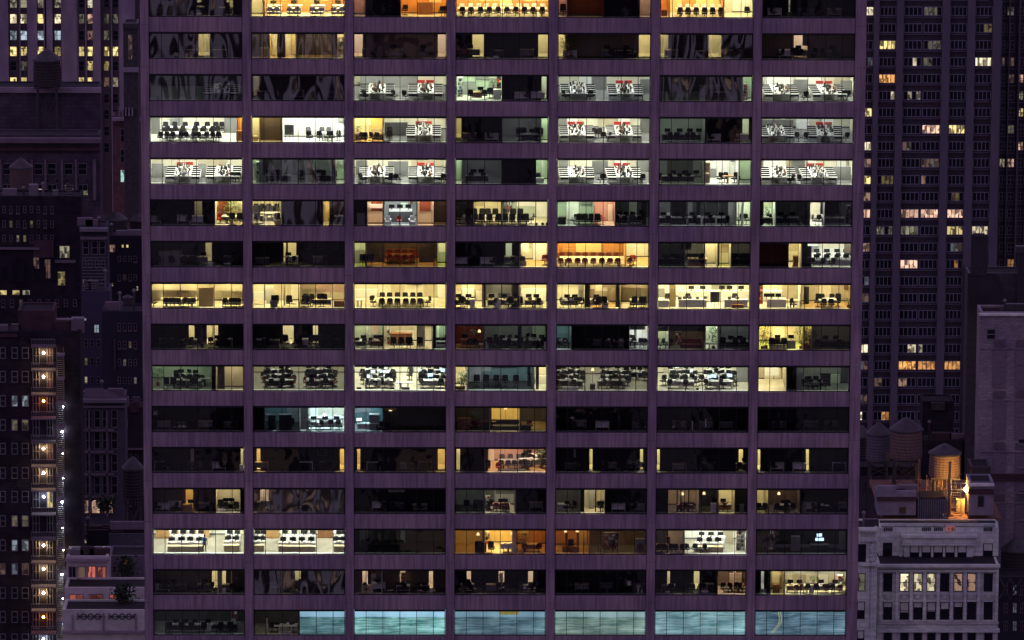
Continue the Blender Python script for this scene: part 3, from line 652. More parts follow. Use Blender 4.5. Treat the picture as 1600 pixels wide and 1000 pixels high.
Z(6, 3, 700, 740, 5.5, 'dgrey', 'grey', .10, 'P'); Z(6, 3, 740, 785, 5.6, 'cream', 'cream', .62, 'Y'); Z(6, 3, 785, 866, 5.6, 'green', 'cream', .62, 'C')
ch(6, [732, 742, 752.5, 765, 779, 789, 800, 813, 822], .95, 'chx', True, .1); ch(6, [732, 741, 754, 762, 774, 788, 802, 813], 3.0, 'chx', False, .1); table(6, 777, 2.0, 108, 1.3, 'grey'); ch(6, [718, 830], 1.8, 'chb', False, 1.6)
for p in (757, 771, 820): pic(6, p, 5.5, 9, .6, 1.7, CHG)
shelf(6, 795, 4.8, 12, 2.1, 'grey')
for p in (838, 848, 855): cab(6, p, .8, 4, .35, .3, 'black')
Z(6, 4, 860, 928, 4.5, 'green', 'grey', .5, 'G'); Z(6, 4, 928, 961, 3.8, 'pink', 'cream', .8, 'P'); Z(6, 4, 961, 1028, 5.5, 'dgrey', 'grey', .06, 'N')
ch(6, [905, 914, 924, 934], 1.0, 'chx', True, .1); ch(6, [897], 1.4, 'chb', False, 1.5); table(6, 918, 2.0, 44, 1.1, 'grey'); ch(6, [942], 1.4, 'chr', False, 1); cab(6, 878, 1.3, 12, .8, .5, 'black'); pic(6, 879, 4.4, 9, .6, 1.7, CHG); panel(6, 983, 996, 5.2, m='green', desc='pale green lit wall strip')
cluster(6, 983, 1.2, 1, 'grey'); panel(6, 1002, 1010, 1.4, m='dark', desc='black curtain near the pier'); ch(6, [975, 989, 1000], 1.0); bulb(6, 990, 3, 1.9)
Z(6, 5, 1020, 1150, 6.5, 'grey', 'grey', .22, 'N'); Z(6, 5, 1150, 1182, 4, 'green', 'pale', .6, 'G')
for a, c in ((1049, 1073), (1088, 1094)): panel(6, a, c, 2.2, .0, 2.6, 'dark', desc='tall black partition in grey office')
panel(6, 1030, 1048, 4, m='grey', desc='grey partition at the bay edge'); pic(6, 1118, 6.4, 13, .7, 1.3, WHITE, desc='white board on grey wall'); panel(6, 1138, 1149, 5.0, m='white', desc='bright wall strip'); panel(6, 1036, 1047, 3.0, .4, .9, 'white', desc='low white partition')
for p in (1040, 1060, 1085, 1108, 1130): desk(6, p, 1.6, 20, .8, 'grey'); mo(6, [p-3], 1.7); ch(6, [p+4], 1.1, 'chb', rnd.random() < .6, 1); pp(6, [p+7], 1.5)
ch(6, [1155, 1166], 1.6, 'chb', False, 1); panel(6, 1158, 1162, 1.3, m='white', desc='white door edge near pier')
Z(6, 6, 1180, 1212, 5, 'white', 'pale', .6, 'G'); Z(6, 6, 1212, 1265, 5, 'dgrey', 'grey', .05, 'N'); Z(6, 6, 1265, 1288, 5, 'white', 'pale', 1.0, 'W'); Z(6, 6, 1288, 1342, 5, 'dgrey', 'grey', .10, 'N')
panel(6, 1185, 1193, 1.3, m='dark', desc='dark panel beside the pier'); pp(6, [1193, 1198], 1.4, .75); desk(6, 1196, 1.6, 24, .8, 'grey'); plant(6, 1200, 2.5, 'pl'); ch(6, [1202, 1222, 1232, 1250, 1274, 1280], 1.3, 'chb', False, 1.4); mo(6, [1220, 1238, 1300], 1.8); desk(6, 1230, 1.7, 36, .8, 'grey'); desk(6, 1302, 1.6, 36, .8, 'grey'); shelf(6, 1325, 2.6, 8, 1.7, 'grey'); panel(6, 1282, 1311, 2.4, .9, 2.6, 'dark', desc='hanging dark blind'); panel(6, 1255, 1262, 2.2, 0, 1.3, 'dgrey', desc='charcoal cupboard'); pic(6, 1276, 4.9, 6, .5, 1.6)
# row 7
dark(7, 0, 4.0, [(321, 331)], (.30, 'C'), .010, 'dgrey'); cab(7, 276, 1.6, 14, 1.4, .5, 'grey'); cab(7, 258, 1.8, 20, 1.3, .5, 'grey'); pp(7, [285, 290, 297, 301, 293, 288], 1.4, .9); ch(7, [247, 288, 298], 1.2); desk(7, 292, 1.5, 22, .8, 'black'); cab(7, 328, .95, 7, .4, .3, 'white'); pp(7, [352, 358], 1.3, .2)
dark(7, 1, 3.6, [(443, 463)], (.62, 'Y'), .004); panel(7, 447, 450, 2.6, m='dark', desc='black post in yellow doorway')
for p in (480, 502, 523): pic(7, p, 3.5, 10, .9, 1.2, CHR, CHG, desc='dark framed window in back wall')
Z(7, 2, 550, 572, 3.2, 'green', 'ygreen', .42, 'Y'); Z(7, 2, 572, 683, 5.6, 'brown', 'wood', .24, 'A'); Z(7, 2, 683, 703, 3.2, 'green', 'ygreen', .42, 'Y')
panel(7, 576, 601, 3.4, m='dgrey', desc='charcoal wall left of red meeting corner'); panel(7, 655, 677, 3.4, m='dgrey', desc='charcoal wall right of red meeting corner'); meeting(7, 603, 650, 4, 4, 2.4, 'chm', 'oak'); ch(7, [605, 647], 3.0, 'chr', False, 1.5); cab(7, 626, 5.1, 44, .9, .4, 'oak'); ch(7, [567, 571, 581], 1.2, 'chx'); sofa(7, 626, 4.8, REDP, 40, 'long dark red sofa'); panel(7, 604, 648, 5.4, 1.75, 2.2, 'redw', desc='dark red band on far wall')
dark(7, 3, 3.4, [(790, 800)], (.4, 'G'), .002, pa=700, pb=811); Z(7, 3, 811, 866, 5.0, 'cream', 'wood', .92, 'Y'); panel(7, 813, 826, 3.8, .9, 2.6, 'white', desc='white screen wall'); ch(7, [816], 1.3); cab(7, 817, 1.2, 11, .6, .4, 'grey'); ch(7, [851, 853], 2.0, 'chr', False, 1.2)
Z(7, 4, 862, 978, 6.2, 'orange', 'cream', .95, 'Y'); Z(7, 4, 978, 1025, 6.2, 'cream', 'wood', 1.0, 'Y')
table(7, 925, 2.0, 100, 1.3, 'pale'); ch(7, [876, 889, 902.5, 914, 927, 940.5, 953, 965, 984], .95, 'chm', True, .05); ch(7, [878, 890, 903, 914, 927, 940, 951, 963], 3.2, 'chm', False, .05); ch(7, [988, 990], 2.0, 'chr', False, 1.5); cab(7, 919, 5.6, 110, .55, .4, 'oak')
Z(7, 5, 1020, 1070, 5, 'dgrey', 'dark', .07, 'G'); Z(7, 5, 1070, 1101, 5, 'grey', 'grey', .28, 'Y'); Z(7, 5, 1101, 1121, 3, 'cream', 'pale', .9, 'Y'); panel(7, 1120, 1124, 1.3, m='dark', desc='black post between yellow doorways'); Z(7, 5, 1121, 1142, 3, 'cream', 'ygreen', .8, 'Y'); Z(7, 5, 1142, 1182, 4.6, 'grey', 'dark', .10, 'C')
panel(7, 1064, 1080, 2.3, 1.4, 2.6, 'dark', desc='hanging black screen'); desk(7, 1090, 1.7, 30, .8, 'pale'); mo(7, [1078, 1086, 1095], 1.6); cab(7, 1087, 1.3, 24, .4, .4, 'oak', desc='amber lit wooden sideboard'); ch(7, [1041, 1056, 1067, 1098, 1148, 1160, 1168], 1.4, 'chx', False, .8); desk(7, 1046, 1.6, 36, .8, 'black'); desk(7, 1157, 1.6, 32, .8, 'black'); mo(7, [1040, 1052, 1150, 1164], 1.7); panel(7, 1126, 1140, 2.6, 1.9, 2.6, 'cream', desc='cream panel over the doorway')
dark(7, 6, 3.2, pa=1180, pb=1231, lvl=.005, wall='redw'); Z(7, 6, 1231, 1252, 4, 'cream', 'pale', .65, 'Y'); Z(7, 6, 1252, 1342, 5.5, 'white', 'pale', .70, 'W'); panel(7, 1252, 1262, .9, m='dark', desc='black column in cluttered office'); cab(7, 1243, 1.2, 8, 1.1, .5, 'oak'); panel(7, 1261, 1268, 1.6, 0, 1.9, 'dark', desc='dark filing tower')
for j, y in enumerate((1.3, 2.6, 3.9)):
    for p in (1276, 1292, 1308, 1322): desk(7, p, y, 15, .7, 'white'); pp(7, [p-4, p+4], y-.1); (mo(7, [p], y+.1) if (p+j) % 2 == 0 else ch(7, [p+2], y+.6))
ch(7, [1266, 1272, 1285, 1300], .9, 'chb', True, .6); panel(7, 1319, 1330, 3.5, 0, 2.2, 'brown', desc='brown cupboard at the right'); pic(7, 1288, 5.4, 7, .6, 1.6); pic(7, 1270, 5.4, 6, .5, 1.7)
# row 8
Z(8, 0, *full(0), 4.6, 'beige', 'cream', .82, 'Y'); panel(8, 310, 334, 1.8, 0, 1.75, 'yellow', desc='tall pale yellow cabinet front', name='cabinet', cat='cabinet')
for a, c, z in ((238, 254, 1.15), (256, 281, 1.15), (283, 308, 1.15), (336, 361, 1.1), (363, 379, 1.1)): panel(8, a, c, 3.6, z, 2.6, 'beige', desc='beige roller blind over the partition', name='roller_blind', cat='blind')
ch(8, [259, 266, 273, 280, 287, 294, 301], .95, 'chb', True, .5); ch(8, [352, 360, 369, 374], .95, 'chb', True, .6); table(8, 280, 1.8, 56, .9, 'pale'); desk(8, 362, 1.7, 30, .8, 'pale'); ch(8, [240], 1.2, 'chb', False, 1.5)
Z(8, 1, 388, 467, 4.8, 'cream', 'cream', .9, 'Y'); Z(8, 1, 467, 548, 4.8, 'beige', 'cream', .75, 'Y')
panel(8, 416, 427, 3.0, 0, 1.7, 'white', desc='bright white cabinet', name='cabinet', cat='cabinet'); panel(8, 443, 446, 2.4, 0, 2.6, 'beige', desc='thin partition edge'); panel(8, 469, 494, 3.6, 1.3, 2.6, 'brown', desc='brown blind', name='roller_blind', cat='blind'); panel(8, 496, 519, 2.8, 1.15, 2.3, 'pink', desc='tan screen on the partition'); panel(8, 521, 537, 2.8, 1.15, 2.3, 'pink', desc='tan screen near the pier')
ch(8, [427, 430, 452, 475, 482], 1.2, 'chx', True, .6); ch(8, [485, 505, 501], 1.5, 'chx', False, .8); cab(8, 428, .95, 11, .75, .5, 'grey'); desk(8, 503, 1.8, 30, .8, 'pale'); cab(8, 530, 1.2, 16, .7, .5, 'oak'); desk(8, 478, 1.9, 16, .7, 'pale'); pp(8, [400, 406, 412, 455, 460], 1.0, .35); mo(8, [478, 500], 1.9)
Z(8, 2, *full(2), 6.2, 'cream', 'cream', 1.0, 'Y'); panel(8, 556, 695, 4.4, 1.72, 2.7, 'brown', desc='long taupe bulkhead over the meeting table', name='bulkhead', cat='bulkhead'); panel(8, 587, 662, 4.1, 2.0, 2.5, 'dgrey', desc='dark projection screen housing')
ch(8, [597, 609, 621, 634, 645, 657], .95, 'chb', True, .1); ch(8, [597, 609, 621, 633, 645, 656], 3.2, 'chb', False, .1); ch(8, [583, 668], 1.6, 'chb', False, 1.5); table(8, 627, 2.1, 86, 1.2, 'pale'); table(8, 562, 1.4, 12, .7, 'white', 'small white side table')
Z(8, 3, 700, 756, 4.5, 'cream', 'cream', .9, 'Y'); Z(8, 3, 756, 812, 5, 'grey', 'cream', .6, 'Y'); Z(8, 3, 812, 866, 4.6, 'cream', 'cream', .85, 'Y')
panel(8, 753, 759, 1.2, m='brown', desc='brown column in lit cubicles'); panel(8, 759, 783, 2.8, 1.1, 2.6, 'grey', desc='grey cubicle screen'); panel(8, 785, 799, 2.8, 1.1, 2.6, 'grey', desc='grey cubicle screen'); panel(8, 800, 810, 2, m='dgrey', desc='charcoal column in lit cubicles')
for p in (718, 734, 770, 790, 806, 828, 840): desk(8, p, 1.7, 16, .8, 'pale'); mo(8, [p-2], 1.8); ch(8, [p+4], 1.1, 'chb', rnd.random() < .5, 1)
cab(8, 778, 1.1, 8, .9, .5, 'white'); cab(8, 738, 1.1, 8, .9, .5, 'white'); ch(8, [800, 795, 720, 815], .9, 'chx', True, .8); pic(8, 728, 4.4, 14, .3, 1.9)
Z(8, 4, 862, 914, 5, 'cream', 'cream', .9, 'Y'); Z(8, 4, 914, 970, 4.4, 'beige', 'wood', .8, 'Y'); Z(8, 4, 970, 1025, 4.4, 'beige', 'cream', .85, 'Y')
panel(8, 903, 913, 2.6, .6, 2.6, 'white', desc='white strip wall'); panel(8, 914, 922, 1.1, m='brown', desc='dark brown column'); panel(8, 941, 965, 3, 1.6, 2.6, 'brown', desc='brown blind', name='roller_blind', cat='blind'); panel(8, 962, 968, 1.2, m='dgrey', desc='grey column'); panel(8, 971, 1012, 3.2, 1.5, 2.6, 'brown', desc='wide brown blind', name='roller_blind', cat='blind')
for p in (884, 896, 930): desk(8, p, 1.6, 16, .8, 'white'); mo(8, [p+2], 1.7); pp(8, [p-4, p], 1.5)
ch(8, [880, 892, 900, 909, 917, 932, 938], 1.1, 'chb', False, 1.5); ch(8, [936, 946, 990, 1002, 1006], .95, 'chx', True, .6); cab(8, 946, .95, 9, .7, .4, 'white'); desk(8, 997, 1.7, 26, .8, 'pale')
Z(8, 5, *full(5), 6.8, 'white', 'pale', 1.25, 'Y'); panel(8, 1046, 1056, 2.0, 0, 2.6, 'yellow', desc='yellow panel in bright white office'); cab(8, 1082, 1.6, 44, .8, .7, 'white'); cab(8, 1150, 1.6, 36, .8, .7, 'white'); cab(8, 1120, 4.6, 120, 1.0, .6, 'white'); easel(8, 1117, 1.2); pp(8, [1062, 1070, 1078, 1090, 1102, 1140, 1152], 1.6, .8, 3); mo(8, [1080, 1098, 1128, 1140, 1158], 4.6, 1.0); cab(8, 1037, 1.5, 16, .75, .6, 'white'); ch(8, [1043, 1074, 1148], 3.4, 'chb'); cab(8, 1153, .9, 18, .45, .4, 'oak')
Z(8, 6, 1180, 1251, 6, 'white', 'pale', 1.15, 'Y'); Z(8, 6, 1251, 1342, 4.8, 'beige', 'wood', .62, 'Y'); cab(8, 1213, 1.7, 30, .85, .7, 'white'); cab(8, 1206, 4.6, 36, 1.0, .6, 'white'); mo(8, [1198, 1206, 1216], 1.7, .85); table(8, 1238, 1.6, 22, .7, 'pale', 'tilted drawing table'); shelf(8, 1188, 3.4, 8, 2, 'oak'); ch(8, [1240], .9, 'chb', False, 1.5); panel(8, 1222, 1250, 4.0, 0, 2.6, 'beige', desc='beige partition in bright office')
cab(8, 1260, 3.4, 8, 1.6, .4, 'black'); table(8, 1293, 2.0, 28, 1.1, 'white', 'square glass topped meeting table'); ch(8, [1285, 1300], 2.9, 'chb', False, .1); ch(8, [1278, 1309], 2.0, 'chx', False, 1.5); ch(8, [1287, 1299], 1.1, 'chb', True, .3); pic(8, 1322, 4.7, 6, .9, 1.1, OAK); plant(8, 1326, 1.4, 'pls')
# row 9
dark(9, 0, 3.6, [(295, 304), (323, 341)], (.8, 'Y'), .006); ch(9, [301, 330, 345, 317], 1.4, 'chb', False, 1); desk(9, 270, 1.6, 40, .8, 'black'); desk(9, 348, 1.6, 26, .8, 'black'); mo(9, [340, 352, 260], 1.6); panel(9, 313, 317, 1.4, m='dgrey', desc='thin grey post in dark office'); panel(9, 332, 334, 2, m='cream', desc='narrow post in bright doorway')
dark(9, 1, 3.6, [(442, 459), (489, 497)], (.8, 'C'), .008); cluster(9, 412, 1.2, 1, 'grey'); ch(9, [444, 447, 462, 468, 487, 495, 500, 520], 1.5, 'chx', False, .8); desk(9, 515, 1.7, 36, .8, 'black'); mo(9, [505, 520], 1.8); panel(9, 465, 472, 2, m='brown', desc='brown post in dark office')
Z(9, 2, 545, 600, 4.5, 'green', 'grey', .45, 'C'); Z(9, 2, 600, 676, 5.0, 'cream', 'cream', .55, 'C'); Z(9, 2, 676, 705, 4.2, 'green', 'dark', .34, 'G')
panel(9, 582, 590, 4.3, m='pink', desc='pinkish wall strip'); panel(9, 571, 574, 2.6, m='white', desc='bright white door edge'); desk(9, 562, 1.6, 20, .8, 'white'); desk(9, 588, 1.6, 22, .8, 'oak'); mo(9, [568, 588, 594], 1.7); ch(9, [560, 572, 580, 592], 1.2, 'chb', False, 1); pp(9, [584, 590, 596], 1.5)
cab(9, 627, 3.2, 34, 1.1, .7, 'oak', desc='dark brown reception counter'); pic(9, 626, 4.9, 26, .45, 1.9, SCR, desc='dark screen above counter', cat='screen'); ch(9, [616, 628, 641, 656, 636], 1.1, 'chx', True, .5); panel(9, 652, 664, 2.4, m='grey', desc='grey curtain beside counter', name='curtain', cat='curtain'); shelf(9, 607, 3.6, 6, 1.8); panel(9, 675, 681, 1.1, m='dark', desc='black column in lit office'); desk(9, 689, 1.5, 16, .7, 'white'); ch(9, [684, 692], 1.8); panel(9, 683, 686, 3, m='white', desc='white door edge by pier')
Z(9, 3, 705, 756, 3.8, 'redw', 'wood', .11, 'P'); Z(9, 3, 756, 866, 5.5, 'grey', 'dark', .10, 'G'); panel(9, 832, 852, 4.8, m='green', desc='pale green wall section')
flamp(9, 749, 1.8); desk(9, 735, 2.2, 30, .8, 'oak'); mo(9, [726], 2.2); ch(9, [735, 744], 1.4, 'chb'); pp(9, [747, 751], 1.6, .4); plant(9, 741, 2.4, 'pls', .6)
cluster(9, 792, 1.3, 1, 'grey'); cluster(9, 838, 1.3, 1, 'grey'); ch(9, [765, 775, 812, 850], 1.1, 'chx'); panel(9, 781, 784, 3, m='green', desc='thin green lit door edge'); cab(9, 757+4, 1.1, 4, .7, .4, 'white'); panel(9, 809, 815, 1.2, m='dark', desc='dark column'); cab(9, 852, 1.0, 4, .8, .5, 'white')
Z(9, 4, 862, 893, 3.8, 'teal', 'dark', .32, 'N'); dark(9, 4, 4, pa=893, pb=983, lvl=.01); Z(9, 4, 983, 1025, 4, 'white', 'grey', .62, 'N'); panel(9, 983, 1008, 1.6, 1.75, 2.7, 'dgrey', desc='dark hanging blind', name='roller_blind', cat='blind'); ch(9, [874, 882, 990, 1000, 1006], 1.2, 'chb', False, 1); cluster(9, 968, 1.3, 1, 'grey'); pp(9, [876, 884, 992], 1.3); panel(9, 991, 993, 1.2, m='dark', desc='thin black post before bright wall')
Z(9, 5, 1020, 1045, 4.5, 'white', 'grey', .42, 'G'); Z(9, 5, 1045, 1102, 4.8, 'brown', 'grey', .12, 'C'); Z(9, 5, 1102, 1122, 3.6, 'white', 'pale', .45, 'G'); Z(9, 5, 1122, 1182, 4.5, 'grey', 'dark', .11, 'N')
panel(9, 1028, 1101, 1.5, 1.65, 2.7, 'dgrey', desc='long dark hanging blind', name='roller_blind', cat='blind'); plant(9, 1115, 1.3, 'plb', desc='tall dark leafed plant'); shelf(9, 1060, 3.4, 10, 1.5, 'oak'); sofa(9, 1080, 1.8, CHBR, 34, 'dark maroon sofa'); ch(9, [1032, 1040, 1046], 1.2, 'chb', False, 1.2); desk(9, 1154, 1.6, 40, .8, 'grey'); mo(9, [1142, 1156], 1.7); ch(9, [1130, 1148, 1160], 1.2, 'chx'); pic(9, 1130, 4.4, 10, .3, 1.8, CHR); pic(9, 1152, 4.4, 10, .3, 1.8, CHR); table(9, 1105, 1.1, 10, .6, 'white', 'small white round table')
Z(9, 6, 1180, 1255, 5.2, 'yellow', 'ygreen', .95, 'Y'); Z(9, 6, 1255, 1268, 4.0, 'yellow', 'ygreen', .6, 'Y'); Z(9, 6, 1268, 1342, 5, 'grey', 'dark', .05, 'Y')
plant(9, 1192, 1.3, 'plb', desc='dark plant by the left pier'); plant(9, 1197, 1.7, 'pl', desc='bushy plant beside desk'); plant(9, 1252, 1.3, 'plb', desc='tall green plant'); plant(9, 1262, 1.5, 'plb', desc='tall green plant'); plant(9, 1258, 2.2, 'plb', desc='tall green plant'); plant(9, 1268, 1.2, 'pl', desc='green plant at room edge')
ch(9, [1206, 1215, 1225], 1.0, 'chx', True, .1); cab(9, 1215, 1.8, 26, .8, .6, 'white'); cab(9, 1236, 1.6, 14, .8, .5, 'grey'); mo(9, [1215, 1236], 1.8, .8); pic(9, 1204, 5.1, 7, .5, 1.8); pic(9, 1192, 5.1, 6, .5, 1.8); pic(9, 1222, 5.1, 10, .5, 1.9, OAK); panel(9, 1215, 1217, 3, m='white', desc='white post in yellow office'); desk(9, 1300, 1.7, 40, .8, 'black'); mo(9, [1290, 1306], 1.8); ch(9, [1278, 1312], 1.2); cab(9, 1258, 1.0, 8, .7, .4, 'oak')
# row 10
Z(10, 0, 228, 331, 6.5, 'green', 'grey', .20, 'G'); panel(10, 313, 330, 4.5, m='green', desc='pale green wall end'); panel(10, 331, 337, .9, m='dark', desc='black column'); Z(10, 0, 337, 392, 2.6, 'beige', 'grey', .30, 'C'); panel(10, 340, 351, 1.2, m='dgrey', desc='dark curtain', name='curtain', cat='curtain')
cluster(10, 290, 1.5, 2, 'grey', 4); ch(10, [262, 272, 305], 1.2, 'chx', True, .8); plant(10, 247, 3.0, 'pl', desc='dark plant in green office'); table(10, 320, 3, 16, .8, 'grey', 'small grey table')
Z(10, 1, *full(1), 9.0, 'beige', 'carpet', .32, 'W'); cluster(10, 433, 1.6, 3, 'grey', 6.6); cluster(10, 498, 1.6, 3, 'grey', 6.6); ch(10, [415, 457, 478, 522], 2.4, 'chm', False, 1.5); ch(10, [412, 520], 4.2, 'chb', False, 1.5)
Z(10, 2, *full(2), 9.0, 'cream', 'cream', .88, 'W'); cluster(10, 590, 1.6, 3, 'white', 6.6, 'mow'); cluster(10, 676, 1.6, 3, 'white', 6.6, 'mob'); ch(10, [568, 570, 611, 613, 657, 660], 3.6, 'chx', False, 1.4); ch(10, [566, 612, 640], 5.6, 'chb', False, 1.4); table(10, 632, 1.2, 28, .6, 'white', 'low white console table'); cab(10, 634, .9, 12, .35, .3, 'grey'); cab(10, 561, 1, 7, .3, .3, 'black'); cab(10, 613, 1, 6, .3, .3, 'black')
Z(10, 3, 705, 731, 4, 'cream', 'pale', .8, 'C'); Z(10, 3, 731, 834, 5.0, 'teal', 'dark', .30, 'N'); Z(10, 3, 834, 866, 4.2, 'cream', 'pale', .75, 'C')
plant(10, 724, 1.4, 'pl', desc='spiky green plant'); plant(10, 721, 1.2, 'pl', desc='spiky plant by pier'); cab(10, 716, 1.1, 8, .4, .4, 'oak'); table(10, 771, 3.2, 34, 1, 'black'); ch(10, [745, 760, 775, 790, 805], 2.6, 'chx'); panel(10, 824, 829, 3, 0, 1.9, 'dark', desc='dark figure like coat stand'); panel(10, 837, 842, 1.4, m='dgrey', desc='dark column by bright wall'); shelf(10, 728, 3.4, 6, 1.9)
Z(10, 4, *full(4), 8.6, 'beige', 'carpet', .30, 'W'); cluster(10, 886, 1.6, 3, 'grey', 6.2); cluster(10, 957, 1.6, 3, 'grey', 6.2); cluster(10, 992, 5.4, 1, 'grey'); cab(10, 891, .9, 24, .4, .4, 'white'); cab(10, 926, 1.0, 8, .65, .4, 'black'); flamp(10, 926, 3.0)
Z(10, 5, *full(5), 9.0, 'cream', 'cream', .60, 'W'); cluster(10, 1064, 1.6, 3, 'white', 6.6, 'mow'); cluster(10, 1122, 1.6, 3, 'white', 6.6, 'mob'); ch(10, [1036, 1040, 1096, 1150], 3.2, 'chb', False, 1.4); panel(10, 1152, 1172, 5.0, 0, 2.6, 'grey', desc='grey wall at right end'); cab(10, 1090, .9, 4, .3, .3, 'black'); cab(10, 1107, .85, 14, .18, .3, 'black')
Z(10, 6, 1180, 1229, 6.5, 'beige', 'cream', .75, 'C'); Z(10, 6, 1229, 1244, 3, 'dark', 'dark', .03, 'N'); Z(10, 6, 1244, 1342, 4.8, 'grey', 'grey', .16, 'G'); panel(10, 1195, 1217, 3.6, .9, 2.6, 'white', desc='bright white panel in empty room'); panel(10, 1227, 1229, .9, m='white', desc='white partition edge')
ch(10, [1258, 1264, 1272, 1278, 1290], 1.4, 'chb', False, .9); table(10, 1276, 1.9, 30, .9, 'grey'); panel(10, 1245, 1255, 2, 0, 1.6, 'green', desc='low pale green partition'); panel(10, 1283, 1298, 3.2, 0, 1.2, 'dark', desc='dark low cabinet'); mo(10, [1262, 1275], 1.9); panel(10, 1325, 1328, 1, m='white', desc='thin white edge by pier'); ch(10, [1265, 1275], 2.8, 'chb', False, .3)
# row 11
dark(11, 0, 5, pa=225, pb=392, lvl=.002); pp(11, [281, 287, 289, 273], 1.2, .35); cab(11, 243, 2.4, 6, .4, .4, 'white', z=1.2)
dark(11, 1, 3, pa=385, pb=413); Z(11, 1, 413, 468, 5, 'teal', 'dark', .22, 'B'); Z(11, 1, 468, 548, 5.2, 'white', 'pale', .80, 'B')
ch(11, [426, 444, 455], 1.4, 'chx', True, .3); cab(11, 446, 1.5, 20, 1.5, .6, 'black'); cab(11, 425, 1.7, 12, 1.4, .5, 'black'); panel(11, 414, 424, 2.4, .8, 1.3, 'white', desc='pale blue screen', name='screen', cat='screen'); panel(11, 469, 482, 2.0, m='grey', desc='grey curtain in blue room', name='curtain', cat='curtain')
for p in (490, 508, 526): desk(11, p, 1.9, 17, .8, 'white'); pp(11, [p-4, p+4, p], 1.7); mo(11, [p], 2.0); desk(11, p+2, 3.8, 18, .8, 'white'); pp(11, [p-2, p+5], 3.8)
bulb(11, 507, 2.2, 1.2); ch(11, [486, 500, 517, 530], 1.1, 'chb', False, 1.2); cab(11, 491, 4.9, 12, 1.4, .3, 'white')
Z(11, 2, 545, 600, 4.5, 'teal', 'grey', .55, 'B'); Z(11, 2, 600, 705, 3.5, 'dgrey', 'dark', .012, 'Y'); cab(11, 585, 1.6, 16, 1.5, .6, 'grey', desc='teal grey cabinet with white notice'); pic(11, 585, 1.30, 11, .16, 1.15, WHITE, desc='white notice on cabinet'); desk(11, 575, 1.3, 34, .7, 'white'); panel(11, 598, 601, 1.2, m='dark', desc='dark room edge'); sofa(11, 600, 1.1, CHR, 24, 'black sofa'); mo(11, [561], 1.4, .74, 'mow')
panel(11, 601, 619, 2.4, 1.7, 2.6, 'yellow', desc='golden blind lit from behind', name='roller_blind', cat='blind'); flamp(11, 610, 3.2)
Z(11, 3, 705, 765, 5, 'brown', 'dark', .04, 'Y'); Z(11, 3, 765, 812, 5, 'yellow', 'wood', .36, 'Y'); Z(11, 3, 812, 866, 5.5, 'brown', 'wood', .12, 'Y')
sofa(11, 790, 2.0, CHR, 50, 'long black sofa in amber room'); cab(11, 725, 1.8, 20, 1.1, .5, 'oak'); cab(11, 800, 1.2, 60, .55, .6, 'black'); flamp(11, 790, 4.0); table(11, 760, 2.2, 30, .8, 'oak'); ch(11, [735, 747, 828], 1.5, 'chm', False, 1); plant(11, 745, 2.6, 'pl'); panel(11, 764, 768, 1.2, m='dark', desc='dark post in amber room')
for b in (4, 5, 6): dark(11, b, 5, lvl=.0015)
pp(11, [894], 2, 1.0); pp(11, [1006, 1054], 1.3, .4); panel(11, 1081, 1082.6, 1.5, .1, .9, 'white', desc='thin white upright in dark room'); panel(11, 1102, 1103.6, 1.5, .4, 1.1, 'white', desc='thin white upright beside another')
# row 12
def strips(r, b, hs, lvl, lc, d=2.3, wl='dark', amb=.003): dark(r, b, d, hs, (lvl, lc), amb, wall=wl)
strips(12, 0, [(376, 382)], .55, 'C'); panel(12, 298, 303, 2.2, m='beige', desc='dull beige column in dark office')
cab(12, 377, 1, 5, .7, .3, 'white')
strips(12, 1, [(401, 407), (531, 538)], .95, 'A'); strips(12, 2, [(558, 563), (684, 696)], .75, 'A'); pp(12, [404, 535, 560], 1.0, .05, 2)
dark(12, 3, 2.3, [(713, 719)], (.6, 'Y'), .003, pa=705, pb=757); Z(12, 3, 757, 866, 6, 'pink', 'wood', .55, 'P'); panel(12, 757, 763, 1.0, m='brown', desc='brown door edge'); ch(12, [761], 1.0, 'chx', True); meeting(12, 778, 830, 5, 4, 1.9, 'chg', 'grey'); cab(12, 800, 1.0, 44, .3, .3, 'grey'); ch(12, [779], 1.2, 'chr'); cluster(12, 834, 2.6, 2, 'white', 3.6); plant(12, 846, 3, 'pl'); panel(12, 805, 850, 5.4, 1.5, 1.9, 'dgrey', desc='grey duct across the wall')
strips(12, 4, [(921, 926), (1000, 1005)], .8, 'Y'); panel(12, 896, 900, 2.2, m='grey', desc='dull grey column in dark office'); ch(12, [980, 984, 998], 1.4, 'chg', False, 1); pp(12, [978, 994, 923, 1002], 1.2, .05, 2)
strips(12, 5, [(1026, 1031), (1154, 1161)], .85, 'Y'); strips(12, 6, [(1183, 1188), (1259, 1264)], .85, 'Y'); pp(12, [1028, 1157, 1186, 1261, 1162], 1.0, .05, 2)
pic(12, 503, 2.2, 14, .7, 1.3, CHR, CHG); pic(12, 1090, 2.2, 14, .3, 1.9, CHR)
